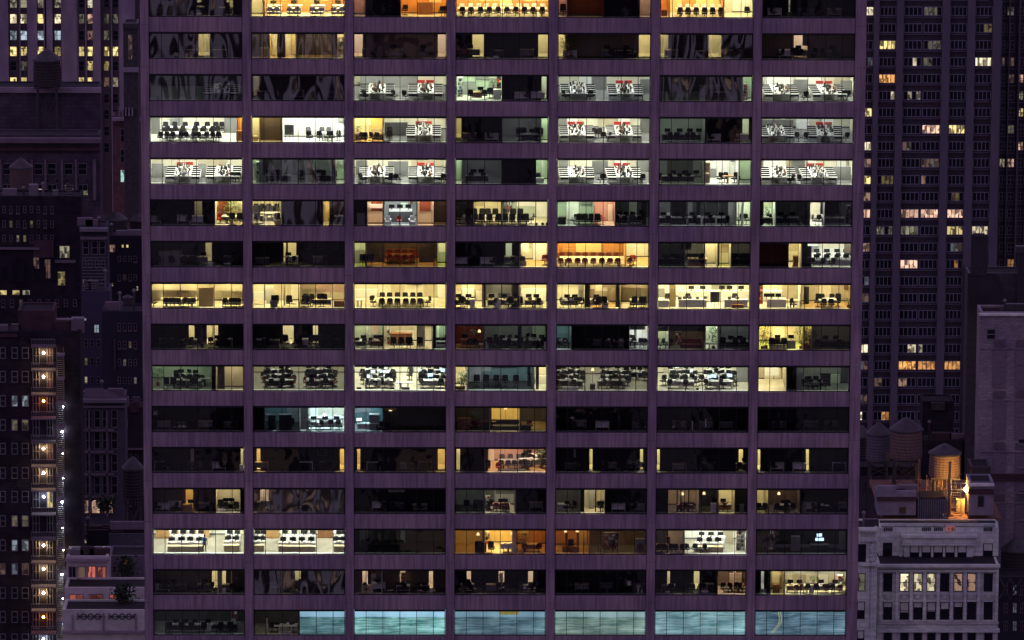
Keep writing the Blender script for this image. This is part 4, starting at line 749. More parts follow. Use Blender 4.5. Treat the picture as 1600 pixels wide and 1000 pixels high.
# row 13
dark(13, 0, 3, [(290, 302)], (.42, 'O'), .004, pa=225, pb=337, wall='brown'); Z(13, 0, 337, 376, 3.6, 'beige', 'grey', .38, 'C'); dark(13, 0, 3, pa=376, pb=392); ch(13, [344], 1.5, 'chx', True); desk(13, 362, 1.8, 24, .8, 'black'); mo(13, [353, 362], 1.8); ch(13, [352, 368], 1.4); cab(13, 346, .95, 14, .35, .3, 'white'); desk(13, 293, 1.2, 16, .6, 'wood'); mo(13, [298], 1.2)
dark(13, 1, 3, [(406, 420)], (.5, 'P'), .003, wall='brown'); pp(13, [407, 415], 1.0, .1, 2); ch(13, [411, 418], 1.6); flamp(13, 412, 4.0)
dark(13, 2, 4, lvl=.002); panel(13, 607, 632, 2.5, 1.6, 2.2, 'green', desc='dim teal screen high in dark room', name='screen', cat='screen'); flamp(13, 587, 5)
REG[-1][0].scale = (.4, .4, .4)
Z(13, 3, 705, 757, 4.5, 'grey', 'dark', .06, 'G'); Z(13, 3, 757, 806, 4.5, 'grey', 'carpet', .34, 'C'); dark(13, 3, 3, pa=806, pb=866); panel(13, 759, 804, 4.0, 1.75, 2.6, 'green', desc='green band of glazing on back wall'); panel(13, 803, 806, 1, m='cream', desc='cream door edge'); desk(13, 780, 1.8, 20, .8, 'oak'); desk(13, 790, 1.4, 14, .8, 'wood'); ch(13, [763, 766], 2.2, 'chb', False, 1.4); ch(13, [786, 776, 792], 1.3, 'chm'); ch(13, [745, 750, 730], 1.4, 'chx'); mo(13, [783, 789], 1.7); shelf(13, 762, 3, 8, 1.2, 'grey')
Z(13, 4, 862, 906, 4.5, 'grey', 'grey', .07, 'C'); Z(13, 4, 906, 945, 3.6, 'beige', 'cream', .42, 'C'); dark(13, 4, 3, pa=945, pb=1025); panel(13, 906, 913, 1.2, m='dark', desc='dark edge of lit room'); panel(13, 930, 931.5, 1.5, m='dark', desc='thin black upright'); ch(13, [885, 895, 938, 942], 1.4, 'chb', False, 1.3); panel(13, 920, 929, 2.8, m='grey', desc='grey door in lit room'); desk(13, 880, 1.7, 18, .8, 'white')
dark(13, 5, 3, pa=1020, pb=1043); Z(13, 5, 1043, 1092, 4.5, 'beige', 'grey', .18, 'P'); Z(13, 5, 1092, 1121, 4, 'dgrey', 'grey', .07, 'Y'); Z(13, 5, 1121, 1148, 3.8, 'beige', 'grey', .40, 'Y'); Z(13, 5, 1148, 1182, 4, 'dgrey', 'dark', .05, 'Y')
for p in (1057, 1063, 1075): panel(13, p, p+2, 1.5, m='dark', desc='thin dark upright')
flamp(13, 1100, 2.4); flamp(13, 1066, 2.2); cab(13, 1115, 1.2, 9, .9, .5, 'white'); ch(13, [1068, 1074, 1082, 1130, 1137], 1.2, 'chm', False, 1); desk(13, 1070, 1.7, 26, .8, 'oak'); desk(13, 1133, 1.6, 20, .8, 'oak'); mo(13, [1117, 1130], 1.6, .8, 'mo'); pp(13, [1065, 1080, 1127, 1139], 1.4); cab(13, 1159, 1.2, 7, .8, .4, 'grey')
Z(13, 6, 1180, 1201, 4, 'beige', 'grey', .34, 'Y'); Z(13, 6, 1201, 1250, 4.6, 'brown', 'grey', .15, 'P'); dark(13, 6, 4, pa=1250, pb=1342, lvl=.005); pp(13, [1187, 1193, 1218, 1224, 1285, 1292], 1.2, .7); desk(13, 1190, 1.5, 16, .7, 'grey'); desk(13, 1222, 1.6, 26, .7, 'grey'); ch(13, [1186, 1196, 1214, 1228, 1240], 1.1); cab(13, 1256, 1.6, 8, 1, .4, 'grey'); flamp(13, 1217, 2.4); ch(13, [1225, 1232], 2.4)
# row 14
def desksuite(r, p, w, d=1.5, n=2, y2=4.4):
    cab(r, p, d, w, .62, .7, 'pale'); cab(r, p, d+.7, w, .78, .6, 'white'); cab(r, p+3, y2, w*.9, .9, .6, 'white')
    k = max(2, int(w/14))
    for i in range(k):
        q = p-w/2+w*(i+.5)/k; mo(r, [q], d+.7, .78); pp(r, [q-4, q+4], d+.6, .78); mo(r, [q+3], y2, .9); ch(r, [q], d+1.7, 'chb', False, .8); cab(r, q, y2+1.3, 8, 1.0, .4, 'white')
Z(14, 0, *full(0), 8.5, 'white', 'carpet', .98, 'W'); cab(14, 254, 7.0, 20, 1.6, .4, 'wood'); cab(14, 275, 7.4, 22, 1.5, .4, 'wood'); cab(14, 315, 7.4, 24, 1.5, .4, 'wood')
desksuite(14, 290, 56); desksuite(14, 362, 24, 1.9); bulb(14, 292.5, 1.2); bulb(14, 377, 1.2)
Z(14, 1, *full(1), 8.5, 'white', 'carpet', .98, 'W'); desksuite(14, 464, 58); desksuite(14, 404, 18, 1.9); desksuite(14, 531, 18, 1.6); cab(14, 426, 7.2, 20, 1.6, .4, 'wood'); cab(14, 508, 7.2, 24, 1.7, .4, 'oak'); bulb(14, 462.5, 1.2); shelf(14, 476, 6, 12, 1.8)
Z(14, 2, *full(2), 6, 'dgrey', 'dark', .03, 'G'); desk(14, 600, 1.8, 70, .8, 'black'); ch(14, [570, 582, 596, 610, 625], 1.2, 'chx', False, 1); mo(14, [575, 592, 618], 1.8); panel(14, 562, 575, 3.8, m='grey', desc='dim grey wall section'); panel(14, 626, 633, 3.8, m='green', desc='dim green wall section')
Z(14, 3, 705, 757, 5, 'yellow', 'wood', .10, 'A'); Z(14, 3, 757, 806, 5.5, 'yellow', 'cream', .92, 'A'); Z(14, 3, 806, 866, 5, 'orange', 'wood', .20, 'A'); panel(14, 800, 806, 1.2, m='white', desc='bright white door edge'); panel(14, 753, 757.5, 1.2, m='cream', desc='bright cream door edge'); cab(14, 751, 1.4, 18, 1.0, .6, 'black'); ch(14, [750, 747, 768], 1.1, 'chx'); table(14, 794, 1.8, 18, .9, 'white', 'white cluttered round table'); ch(14, [787, 800, 795], 1.2, 'chw'); shelf(14, 762, 4.8, 8, 1.9, 'pale'); flamp(14, 800, 2.5); pp(14, [789, 795, 799], 1.7); desk(14, 830, 1.9, 24, .8, 'wood'); ch(14, [820, 842], 1.3, 'chm'); plant(14, 820, 2.4, 'pl'); cab(14, 805, 1.2, 8, .6, .3, 'white'); flamp(14, 747, 2.2)
Z(14, 4, 862, 921, 4.6, 'orange', 'wood', .15, 'A'); Z(14, 4, 921, 1025, 4.6, 'brown', 'grey', .10, 'A'); flamp(14, 884, 3.4); flamp(14, 902, 3.6); ch(14, [892], 1.9, 'chx', True); cab(14, 892, 1.4, 26, .6, .5, 'oak'); cab(14, 885, 2.6, 4, 1.6, .3, 'oak'); cab(14, 903, 2.6, 4, 1.6, .3, 'oak'); shelf(14, 955, 2.8, 22, 1.6, 'grey'); panel(14, 934, 936, 1.5, m='brown', desc='thin brown upright'); ch(14, [945, 958, 1000], 1.3, 'chm'); cab(14, 1000, 1.6, 14, 1.3, .5, 'grey')
Z(14, 5, 1020, 1069, 5, 'grey', 'grey', .16, 'P'); Z(14, 5, 1069, 1182, 7, 'white', 'carpet', 1.0, 'W'); desksuite(14, 1108, 44, 1.5, y2=4.0); bulb(14, 1103, 1.2); shelf(14, 1157, 2.4, 14, 1.9); cab(14, 1128, 3, 10, 1.2, .5, 'white'); ch(14, [1098, 1105, 1085], 1.0, 'chb', True, 1); panel(14, 1130, 1146, 5, m='beige', desc='beige partition in white office'); ch(14, [1028, 1035, 1050, 1056, 1067, 1074], 1.0, 'chb', True, .6); desk(14, 1034, 1.7, 20, .8, 'oak'); shelf(14, 1044, 2.6, 6, 1.3, 'oak'); panel(14, 1044, 1068, 4.2, m='beige', desc='beige wall section')
Z(14, 6, *full(6), 6, 'dgrey', 'dark', .035, 'N'); mo(14, [1278, 1283], 1.8, .9, 'mob'); mo(14, [1280], 1.8, 1.3, 'mob'); shelf(14, 1205, 2.8, 12, 1.9, 'grey'); easel(14, 1190, 1.6, CHG, 'pale folded easel'); easel(14, 1196, 1.9, CHG, 'grey easel'); cab(14, 1243, 2.2, 14, 1.4, .5, 'grey'); desk(14, 1280, 1.8, 30, .8, 'grey'); panel(14, 1187, 1322, 3.5, 0, .3, 'grey', desc='low grey ledge'); panel(14, 1311, 1321, 2.8, m='grey', desc='dim grey column')
# row 15
dark(15, 0, 3.6, [(331, 340), (347, 353)], (.7, 'C'), .010, 'brown', 'C'); panel(15, 341, 347, 1.7, m='beige', desc='beige upright between bright strips'); panel(15, 361, 362.6, 1.4, m='cream', desc='thin bright door edge'); desk(15, 270, 1.7, 44, .8, 'grey'); ch(15, [255, 262, 276, 335], 1.3, 'chb', False, 1); mo(15, [258, 272], 1.7); cab(15, 350, 1.0, 5, .5, .3, 'white'); plant(15, 257, 2.4, 'pl')
dark(15, 1, 3.4, [(461, 470)], (.75, 'C'), .005); mo(15, [402, 408], 1.4); ch(15, [399, 461, 466, 470], 1.5, 'chx'); table(15, 484, 1.4, 18, .8, 'grey', 'dim round table'); pp(15, [465, 469], 1.0, .1, 2); panel(15, 433, 436, 1.3, 1.0, 2.2, 'grey', desc='pale hanging coat', name='coat', cat='coat'); panel(15, 474, 493, 3.2, m='dgrey', desc='charcoal wall section')
dark(15, 2, 3.4, [(566, 575), (625, 633), (670, 677)], (.55, 'P'), .005, 'brown'); cab(15, 574, 1.3, 18, .8, .5, 'pale'); ch(15, [573, 622, 630, 655, 665], 1.2, 'chb', False, 1); panel(15, 596, 597.4, 1.5, m='cream', desc='thin cream door edge'); pp(15, [608, 612, 656, 674, 676], 1.1, .3); shelf(15, 584, 3.0, 8, 1.9, 'pale'); shelf(15, 630, 2.9, 8, 1.6, 'pale')
dark(15, 3, 3.4, [(729, 736), (779, 788), (825, 833)], (.6, 'P'), .005); ch(15, [728, 737, 745, 781, 790, 815, 828, 838], 1.3, 'chb', False, 1); pp(15, [730, 742, 782, 820, 827, 835], 1.1, .5); shelf(15, 783, 3.0, 6, 1.5, 'pale')
dark(15, 4, 4, lvl=.002); cab(15, 983, 1.6, 6, .4, .4, 'white', z=.7); table(15, 949, 1.4, 16, .6, 'grey', 'dim low table'); table(15, 1000, 1.4, 12, .6, 'white', 'dim low pale table'); mo(15, [975, 990], 1.7)
dark(15, 5, 3.2, [(1042, 1047), (1084, 1093)], (.65, 'C'), .006, pa=1020, pb=1120); Z(15, 5, 1120, 1182, 4.4, 'brown', 'cream', .30, 'P'); table(15, 1149, 2.0, 28, 1, 'oak', 'round brown table'); ch(15, [1131, 1138, 1152, 1160], 1.3, 'chb', False, 1); panel(15, 1146, 1150, 2.6, m='cream', desc='bright cream upright'); ch(15, [1048, 1082, 1075, 1094, 1100], 1.3, 'chb'); pp(15, [1043, 1100, 1104], 1.1, .2, 2); cab(15, 1101, 1.4, 8, .7, .4, 'white')
dark(15, 6, 3.2, [(1189, 1194)], (.4, 'N'), .01, pa=1180, pb=1203); Z(15, 6, 1203, 1226, 3.4, 'beige', 'grey', .35, 'Y'); Z(15, 6, 1226, 1342, 5.0, 'cream', 'cream', .85, 'C'); panel(15, 1226, 1321, 3.2, 1.4, 2.7, 'grey', desc='grey bulkhead in lit office', name='bulkhead', cat='bulkhead')
for p in (1238, 1252, 1286, 1308): desk(15, p, 1.7, 18, .8, 'pale' if p < 1260 else 'white'); mo(15, [p-3], 1.8); ch(15, [p+4], 1.1, 'chm', rnd.random() < .5, 1); pp(15, [p, p+6], 1.6)
cab(15, 1268, 1.5, 8, .8, .5, 'white'); plant(15, 1272, 1.9, 'pls', .5); panel(15, 1206, 1218, 2.6, .7, 2.4, 'cream', desc='cream notice board'); cab(15, 1213, 1.3, 10, .9, .5, 'oak'); shelf(15, 1313, 2.4, 8, 1.5); ch(15, [1262, 1275, 1292, 1300], 1.2)
# row 16
Z(16, 0, *full(0), 6.0, 'dgrey', 'grey', .07, 'N'); desk(16, 290, 1.8, 60, .8, 'grey'); desk(16, 350, 2.2, 40, .8, 'grey'); pp(16, [272, 278, 285, 292, 299, 306, 312, 318, 324, 330], 1.5, .75); ch(16, [265, 283, 300, 318, 345, 360], 1.1, 'chx'); mo(16, [275, 290, 305, 325], 1.9); shelf(16, 366, 3, 10, 1.8, 'grey')
Z(16, 1, 388, 467, 5, 'dgrey', 'grey', .09, 'C'); panel(16, 416, 418, 1.4, 0, 1.4, 'white', desc='white partition edge'); table(16, 446, 1.5, 36, .8, 'white', 'low white table in dark room'); pp(16, [440, 445, 450, 460, 464], 1.6, .75); pp(16, [438, 446, 452], 1.0, .2, 2); ch(16, [425, 434, 456], 1.9)

def seamat(name, sky_, sea, sea2, hz, glow):
    m = bpy.data.materials.new(name); m.use_nodes = True; n = m.node_tree; b = n.nodes['Principled BSDF']; L = n.links.new
    tc = n.nodes.new('ShaderNodeTexCoord'); sx = n.nodes.new('ShaderNodeSeparateXYZ'); L(tc.outputs['Object'], sx.inputs[0])
    mp = n.nodes.new('ShaderNodeMapping'); mp.inputs['Scale'].default_value = (.22, 1, 3.2); L(tc.outputs['Object'], mp.inputs[0])
    no = n.nodes.new('ShaderNodeTexNoise'); no.inputs['Scale'].default_value = 1.6; no.inputs['Detail'].default_value = 9; no.inputs['Roughness'].default_value = .68; no.inputs['Distortion'].default_value = 1.0; L(mp.outputs[0], no.inputs['Vector'])
    rp = n.nodes.new('ShaderNodeValToRGB'); L(no.outputs['Fac'], rp.inputs[0]); e = rp.color_ramp.elements
    e[0].position = .40; e[0].color = sea+(1,); e[1].position = .62; e[1].color = sea2+(1,)
    wob = n.nodes.new('ShaderNodeMath'); wob.operation = 'MULTIPLY_ADD'; L(no.outputs['Fac'], wob.inputs[0]); wob.inputs[1].default_value = .12; L(sx.outputs[2], wob.inputs[2])
    gt = n.nodes.new('ShaderNodeMath'); gt.operation = 'GREATER_THAN'; L(wob.outputs[0], gt.inputs[0]); gt.inputs[1].default_value = hz
    mx = n.nodes.new('ShaderNodeMixRGB'); L(gt.outputs[0], mx.inputs[0]); L(rp.outputs[0], mx.inputs[1]); mx.inputs[2].default_value = sky_+(1,)
    n5 = n.nodes.new('ShaderNodeTexNoise'); n5.inputs['Scale'].default_value = .45; L(tc.outputs['Object'], n5.inputs['Vector'])     # uneven backlight
    ma = n.nodes.new('ShaderNodeMapRange'); L(n5.outputs['Fac'], ma.inputs[0]); ma.inputs[1].default_value = .3; ma.inputs[2].default_value = .7; ma.inputs[3].default_value = .5*glow; ma.inputs[4].default_value = 1.35*glow
    L(ma.outputs[0], b.inputs['Emission Strength'])
    L(mx.outputs[0], b.inputs['Base Color']); L(mx.outputs[0], b.inputs['Emission Color']); b.inputs['Emission Strength'].default_value = glow; b.inputs['Roughness'].default_value = .6
    return m
def dull(c, f=.25):
    g = sum(c)/3; return tuple(x*(1-f)+g*f for x in c)
def mural(b, pa, pb, cols, desc, hz=1.74, glow=.9, extra=None):
    x0 = xr(pa, 16, .9); x1 = xr(pb, 16, .9); w = x1-x0; n = 0
    o = empty('mural', ((x0+x1)/2, .9, rz0(16)-.12)); mm = seamat('mural_%d' % b, *[dull(c) for c in cols], hz, glow*.95)
    n = max(2, round(w/1.55))
    for i in range(n):
        s = MB(); s.box(-w/2+w*i/n+.008, 0, .12, -w/2+w*(i+1)/n-.008, .05, 2.75, mm); s.build('mural_panel', o)
    s = MB(); s.box(-w/2, .06, 0, w/2, .12, 2.78, CHG); s.build('backing_frame', o)
    if extra: extra(o, w)
    tag(o, desc, 'mural', 'backlit sea murals along the bottom window row')
sk = (.30, .68, .95)
Z(16, 1, 467, 548, 2.0, 'teal', 'grey', .22, 'B'); mural(1, 467.5, 545, (sk, (.03, .17, .21), (.20, .46, .50)), 'short teal sea mural right of a dark office in second bay, bottom window row', glow=.75)
Z(16, 2, *full(2), 2.0, 'teal', 'grey', .35, 'B'); mural(2, 550, 702, (sk, (.03, .22, .22), (.30, .74, .74)), 'bright green sea mural under pale blue sky, third bay, bottom window row', glow=1.0)
Z(16, 3, *full(3), 2.0, 'teal', 'grey', .20, 'B')
def yel(o, w):
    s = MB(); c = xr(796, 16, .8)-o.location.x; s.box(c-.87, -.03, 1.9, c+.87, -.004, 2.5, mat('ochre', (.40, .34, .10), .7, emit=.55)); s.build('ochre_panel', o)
mural(3, 708, 862, ((.20, .45, .62), (.03, .13, .19), (.19, .38, .46)), 'blue grey sea mural with a yellow block at top, fourth bay, bottom row', glow=.75, extra=yel)
Z(16, 4, *full(4), 2.0, 'teal', 'grey', .25, 'N'); mural(4, 864, 1018, ((.30, .52, .55), (.07, .21, .19), (.36, .52, .44)), 'grey green sea mural in the fifth bay of the bottom window row', glow=.8)
Z(16, 5, *full(5), 2.0, 'teal', 'grey', .3, 'B'); mural(5, 1020, 1175, ((.22, .52, .72), (.06, .26, .32), (.34, .62, .68)), 'pale cyan sea mural in the sixth bay of the bottom window row', 3.2, .85)
def curve(o, w):
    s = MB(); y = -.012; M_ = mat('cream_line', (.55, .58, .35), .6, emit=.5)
    pts = [(1205, .15), (1211, .6), (1217, 1.1), (1218, 1.6), (1215, 2.4)]
    for off in (0, 3.2):
        for (a, z1), (c, z2) in zip(pts, pts[1:]):
            xa = xr(a+off, 16, .88)-o.location.x; xc = xr(c+off, 16, .88)-o.location.x
            s.poly([(xa-.05, y, z1), (xa+.05, y, z1), (xc+.05, y, z2), (xc-.05, y, z2)], M_)
    s.build('painted_path', o)
Z(16, 6, *full(6), 2.0, 'teal', 'grey', .25, 'B'); mural(6, 1177, 1332, ((.12, .33, .55), (.03, .12, .19), (.20, .40, .54)), 'deep blue sea mural crossed by a pale curved path, last bay, bottom row', 2.6, .75, curve)

# ------------------------------------------------------------------ a person standing in the bright office
def person(r, px, d, desc, shirt, trousers, face=math.pi):
    sh = mat('shirt_'+shirt[0], shirt[1], .8, .15, 6); tr = mat('trousers_'+trousers[0], trousers[1], .8, .15, 6); sk_ = mat('skin', (.45, .25, .17), .6, .08); hr = mat('hair_dark', (.02, .013, .01), .7)
    V = [(0, 0, .95), (0, 0, 1.15), (0, .01, 1.38), (0, 0, 1.50), (0, -.01, 1.60), (0, -.01, 1.70),
         (.19, 0, 1.42), (.24, .03, 1.15), (.22, -.16, .98), (.21, -.24, .95), (-.19, 0, 1.42), (-.25, .03, 1.15), (-.24, -.08, .92), (-.24, -.12, .84),
         (.10, 0, .90), (.11, -.03, .50), (.12, .03, .09), (.12, -.13, .04), (-.10, 0, .90), (-.12, .03, .50), (-.13, .07, .09), (-.13, -.08, .04)]
    Ed = [(0, 1), (1, 2), (2, 3), (3, 4), (4, 5), (2, 6), (6, 7), (7, 8), (8, 9), (2, 10), (10, 11), (11, 12), (12, 13), (0, 14), (14, 15), (15, 16), (16, 17), (0, 18), (18, 19), (19, 20), (20, 21)]
    Rr = [.15, .14, .16, .055, .085, .08, .07, .05, .035, .04, .07, .05, .035, .04, .095, .065, .045, .035, .095, .065, .045, .035]
    me = bpy.data.meshes.new('person'); me.from_pydata(V, Ed, []); o = bpy.data.objects.new('person', me); col.objects.link(o)
    md = o.modifiers.new('skin', 'SKIN'); me.skin_vertices.new() if not me.skin_vertices else None
    for i, q in enumerate(Rr): me.skin_vertices[0].data[i].radius = (q, q*.8)
    me.skin_vertices[0].data[0].use_root = True
    o.modifiers.new('sub', 'SUBSURF').levels = 1; o.modifiers['sub'].render_levels = 2
    # clothes by height, in the object's own space
    m = bpy.data.materials.new('clothed_skin'); m.use_nodes = True; n = m.node_tree; b = n.nodes['Principled BSDF']; tc = n.nodes.new('ShaderNodeTexCoord'); sx = n.nodes.new('ShaderNodeSeparateXYZ')
    n.links.new(tc.outputs['Object'], sx.inputs[0]); rp = n.nodes.new('ShaderNodeValToRGB'); rp.color_ramp.interpolation = 'CONSTANT'
    dv = n.nodes.new('ShaderNodeMath'); dv.operation = 'DIVIDE'; dv.inputs[1].default_value = 2; n.links.new(sx.outputs[2], dv.inputs[0]); n.links.new(dv.outputs[0], rp.inputs[0])
    e = rp.color_ramp.elements; e[0].position = 0; e[0].color = (.02, .02, .02, 1); e[1].position = .05; e[1].color = trousers[1]+(1,)
    x = e.new(.47); x.color = shirt[1]+(1,); x = e.new(.755); x.color = (.45, .25, .17, 1)
    n.links.new(rp.outputs[0], b.inputs['Base Color']); b.inputs['Roughness'].default_value = .8; me.materials.append(m)
    h = MB(); h.lathe([(.075, 1.62), (.100, 1.67), (.100, 1.73), (.07, 1.79), (.02, 1.81)], hr, 10, 0, .02); hh = h.build('hair', o)
    f = MB()
    for s_ in (-1, 1): f.box(s_*.035-.012, -.092, 1.655, s_*.035+.012, -.08, 1.668, CHR)
    f.box(-.012, -.105, 1.62, .012, -.08, 1.655, sk_); f.box(-.025, -.09, 1.59, .025, -.078, 1.60, REDP); f.build('face_features', o)
    for s_, wr in ((1, Vector((.21, -.24, .95))), (-1, Vector((-.24, -.12, .84)))):
        g = MB(); g.bar(wr, wr+Vector((0, -.03, -.06)), .03, sk_, 6, .028)
        for k in range(4): a = wr+Vector(((k-1.5)*.018, -.03, -.06)); g.bar(a, a+Vector((0, -.03, -.055-.008*(k in (1, 2)))), .009, sk_, 5, .007)
        a = wr+Vector((-s_*.03, -.01, -.02)); g.bar(a, a+Vector((-s_*.025, -.03, -.03)), .010, sk_, 5, .008); g.build('hand', o)
    o.location = (xr(px, r, d), d, rz0(r)-.12); o.rotation_euler = (0, 0, face)
    tag(o, desc, 'person'); return o
person(14, 319.5, .95, 'person in a blue shirt and dark trousers standing at desks in bright lower office', ('blue', (.10, .22, .42)), ('navy', (.02, .03, .06)))

person(10, 641.5, 4.6, 'person in dark clothing standing between the two desk clusters, third bay', ('black', (.02, .02, .025)), ('black', (.02, .02, .022)), 0)
# labels that single each thing out
from collections import defaultdict
G = defaultdict(list)
for t in REG: G[(t[2], t[3], t[1])].append(t)
seen = {}
for (r, b, desc), L in G.items():
    L.sort(key=lambda t: t[4])
    where = 'in bay %s of window row %s' % (ORD[b], ORD[r-1]) if False else '%s bay from left, %s window row down' % (ORD[b], ORD[r-1])
    for i, t in enumerate(L):
        if len(L) == 1: t[0]['label'] = '%s, %s' % (desc, where)
        else: t[0]['label'] = '%s %s, %s bay, %s window row down' % (ORD[i], desc, ORD[b], ORD[r-1])

# ------------------------------------------------------------------ past three hundred chairs the rest is one object
def thin(kind, cap, label):
    Lc = [t for t in REG if t[0].name.split('.')[0] == kind and not t[0].get('drop')]
    if len(Lc) <= cap: return
    Lc.sort(key=lambda t: t[0].location.y + (0 if LIT.get((t[2], t[3]), 0) > .3 else 6))
    vs, fs, mi, ms = [], [], [], []
    gone = {id(t) for t in Lc[cap:]}; REG[:] = [t for t in REG if id(t) not in gone]
    for t in Lc[cap:]:
        o = t[0]; M_ = Matrix.Translation(o.location) @ Matrix.Rotation(o.rotation_euler.z, 4, 'Z')
        for c in list(o.children) or [o]:
            b0 = len(vs); vs += [tuple(M_ @ v.co) for v in c.data.vertices]
            for p_ in c.data.polygons:
                fs.append(tuple(b0+i for i in p_.vertices)); m_ = c.data.materials[p_.material_index]
                if m_ not in ms: ms.append(m_)
                mi.append(ms.index(m_))
        for c in list(o.children): bpy.data.objects.remove(c)
        if o.name in bpy.data.objects: bpy.data.objects.remove(o)
    me = bpy.data.meshes.new(kind+'s_further_back'); me.from_pydata(vs, [], fs)
    for m_ in ms: me.materials.append(m_)
    me.polygons.foreach_set('material_index', mi); o = link('background_'+{'office_chair': 'chairs', 'paper_stack': 'papers', 'monitor': 'monitors'}[kind], me); tag(o, label, 'clutter', kind='stuff')
thin('office_chair', 296, 'many small dark chairs deeper inside the dim and crowded offices')
thin('paper_stack', 290, 'many small loose papers deeper inside the crowded offices')
thin('monitor', 296, 'many small dark monitors deeper inside the crowded offices')

# ------------------------------------------------------------------ ground and the city around
s = MB(); s.poly([(-6000, -6000, GZ), (6000, -6000, GZ), (6000, 5200, GZ), (-6000, 5200, GZ)], mat('asphalt', (.05, .05, .055), .85, .3, .02))
tag(s.build('ground'), kind='structure')
CON = mat('limestone', (.30, .25, .27), .85, .25, .35, .2, (1, 1, .3), big=.25)
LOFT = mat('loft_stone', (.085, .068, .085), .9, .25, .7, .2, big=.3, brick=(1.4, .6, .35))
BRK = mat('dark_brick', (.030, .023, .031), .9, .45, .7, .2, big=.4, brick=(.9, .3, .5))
RBK = mat('brick_block_red', (.12, .062, .066), .9, .25, .9, .2)
DST = mat('dim_stone', (.14, .11, .13), .85, .2, .6)
BRR = mat('red_brick', (.06, .036, .042), .9, .25, .9, .2)
LBR = mat('light_brick', (.33, .295, .295), .88, .25, 1.4, .2, (1, 1, 5), big=.3, brick=(.9, .3, .4))
PAL = mat('pale_stone', (.78, .92, .70), .85, .2, .8, .2, (1, 1, 2), big=.25, brick=(1.3, .62, .3))
ROOF = mat('roof_tar', (.016, .014, .018), .9, .4, .3)
MET = mat('old_metal', (.05, .045, .05), .5, .3, 1.5)
PGL = mat('dark_window', (.012, .012, .018), .12, .3, .6, .6)
FRM = mat('window_frame', (.16, .14, .16), .6, .1)
FRW = mat('pale_frame', (.42, .40, .38), .6, .1)
BLD = mat('window_shade', (.55, .60, .50), .8, .12, 2)
LW = {}
def lg(kind, i):
    c = {'Y': (1, .78, .30), 'W': (1, .90, .62), 'P': (1, .60, .42), 'O': (1, .45, .12), 'C': (1, .85, .55), 'B': (.7, .85, 1), 'T': (.55, .95, .85), 'R': (1, .25, .18)}[kind[0]]
    s_ = {'3': 1.3, '2': .75, '1': .32, '0': .12}[kind[1]]
    return litglass('lit_%s_%d' % (kind, i % 9), c, s_, i % 9, .10 if kind[0] in 'YWPC' else .2)
BL = {}
class Bld:
    def __init__(s, name, label, cat, pa, pb, top, Y, deep, wall, ref=None, group=None, zbot=None, roof=ROOF, para=.3):
        deep = min(deep, 5.0)
        BL[name] = s; s.Y = Y; s.ref = ref or (top+100); s.wall = wall; s.n = 0
        a = at(pa, s.ref, Y); b = at(pb, s.ref, Y); s.x0, s.x1 = a.x, b.x; s.zt = at((pa+pb)/2, top, Y).z
        s.zb = GZ if zbot is None else zbot; s.deep = deep
        s.o = empty(name, ((s.x0+s.x1)/2, Y, s.zb)); tag(s.o, label, cat, group)
        m = MB(); m.box(s.x0, Y, s.zb, s.x1, Y+deep, s.zt, wall)
        if para: 
            m.box(s.x0, Y, s.zt, s.x0+.35, Y+deep, s.zt+para, wall); m.box(s.x1-.35, Y, s.zt, s.x1, Y+deep, s.zt+para, wall)
            m.box(s.x0+.35, Y, s.zt, s.x1-.35, Y+.35, s.zt+para, wall); m.box(s.x0+.35, Y+deep-.35, s.zt, s.x1-.35, Y+deep, s.zt+para, wall)
        s.put(m, 'wall')
        m = MB(); m.box(s.x0+.36, Y+.36, s.zt+.004, s.x1-.36, Y+deep-.36, s.zt+.12, roof); s.put(m, 'roof')
    def put(s, mb, name, parent=None):
        o = mb.build(name, parent or s.o)
        if parent is None: o.location = (-s.o.location.x, -s.o.location.y, -s.o.location.z)
        return o
    def rect(s, pa, ya, pb, yb, dy=0):
        m = (pa+pb)/2; a = at(m, ya, s.Y+dy); b = at(m, yb, s.Y+dy)
        q = s.ref if abs(yb-ya) > 60 else (ya+yb)/2
        return at(pa, q, s.Y).x, b.z, at(pb, q, s.Y).x, a.z
    def slab(s, pa, ya, pb, yb, out, m, name='trim', back=0.0):
        x0, z0, x1, z1 = s.rect(pa, ya, pb, yb); mb = MB(); mb.box(x0, s.Y-out, z0, x1, s.Y-.003+back, z1, m); return s.put(mb, name)
    def win(s, pa, ya, pb, yb, nx=1, ny=2, lit=None, fr=None, shade=0, name='window', fw=.09, stuff=False, mbs=None):
        """a window: frame, mullions and pane; lit = a letter for colour and a digit for brightness per pane"""
        x0, z0, x1, z1 = s.rect(pa, ya, pb, yb); fr = fr or FRM; Y = s.Y; s.n += 1
        mb = mbs or MB()
        mb.box(x0, Y-.07, z0, x1, Y-.004, z0+fw, fr); mb.box(x0, Y-.07, z1-fw, x1, Y-.004, z1, fr)
        for i in range(nx+1):
            x = x0+(x1-x0-fw)*i/nx; mb.box(x, Y-.065, z0+fw, x+fw, Y-.004, z1-fw, fr)
        for j in range(1, ny):
            z = z0+(z1-z0)*j/ny; mb.box(x0+fw, Y-.055, z-fw*.4, x1-fw, Y-.004, z+fw*.4, fr)
        L = lit if isinstance(lit, (list, tuple)) else [lit]*nx
        for i in range(nx):
            xa = x0+(x1-x0-fw)*i/nx+fw; xb = x0+(x1-x0-fw)*(i+1)/nx; g = lg(L[i % len(L)], s.n+i) if L[i % len(L)] else PGL
            zz = z1-fw
            if shade: zs = z1-fw-(z1-z0-2*fw)*shade; mb.box(xa, Y-.04, zs, xb, Y-.02, zz, BLD)
            mb.poly([(xa, Y-.015, z0+fw), (xb, Y-.015, z0+fw), (xb, Y-.015, zz), (xa, Y-.015, zz)], g)
        if mbs is None: return s.put(mb, name)

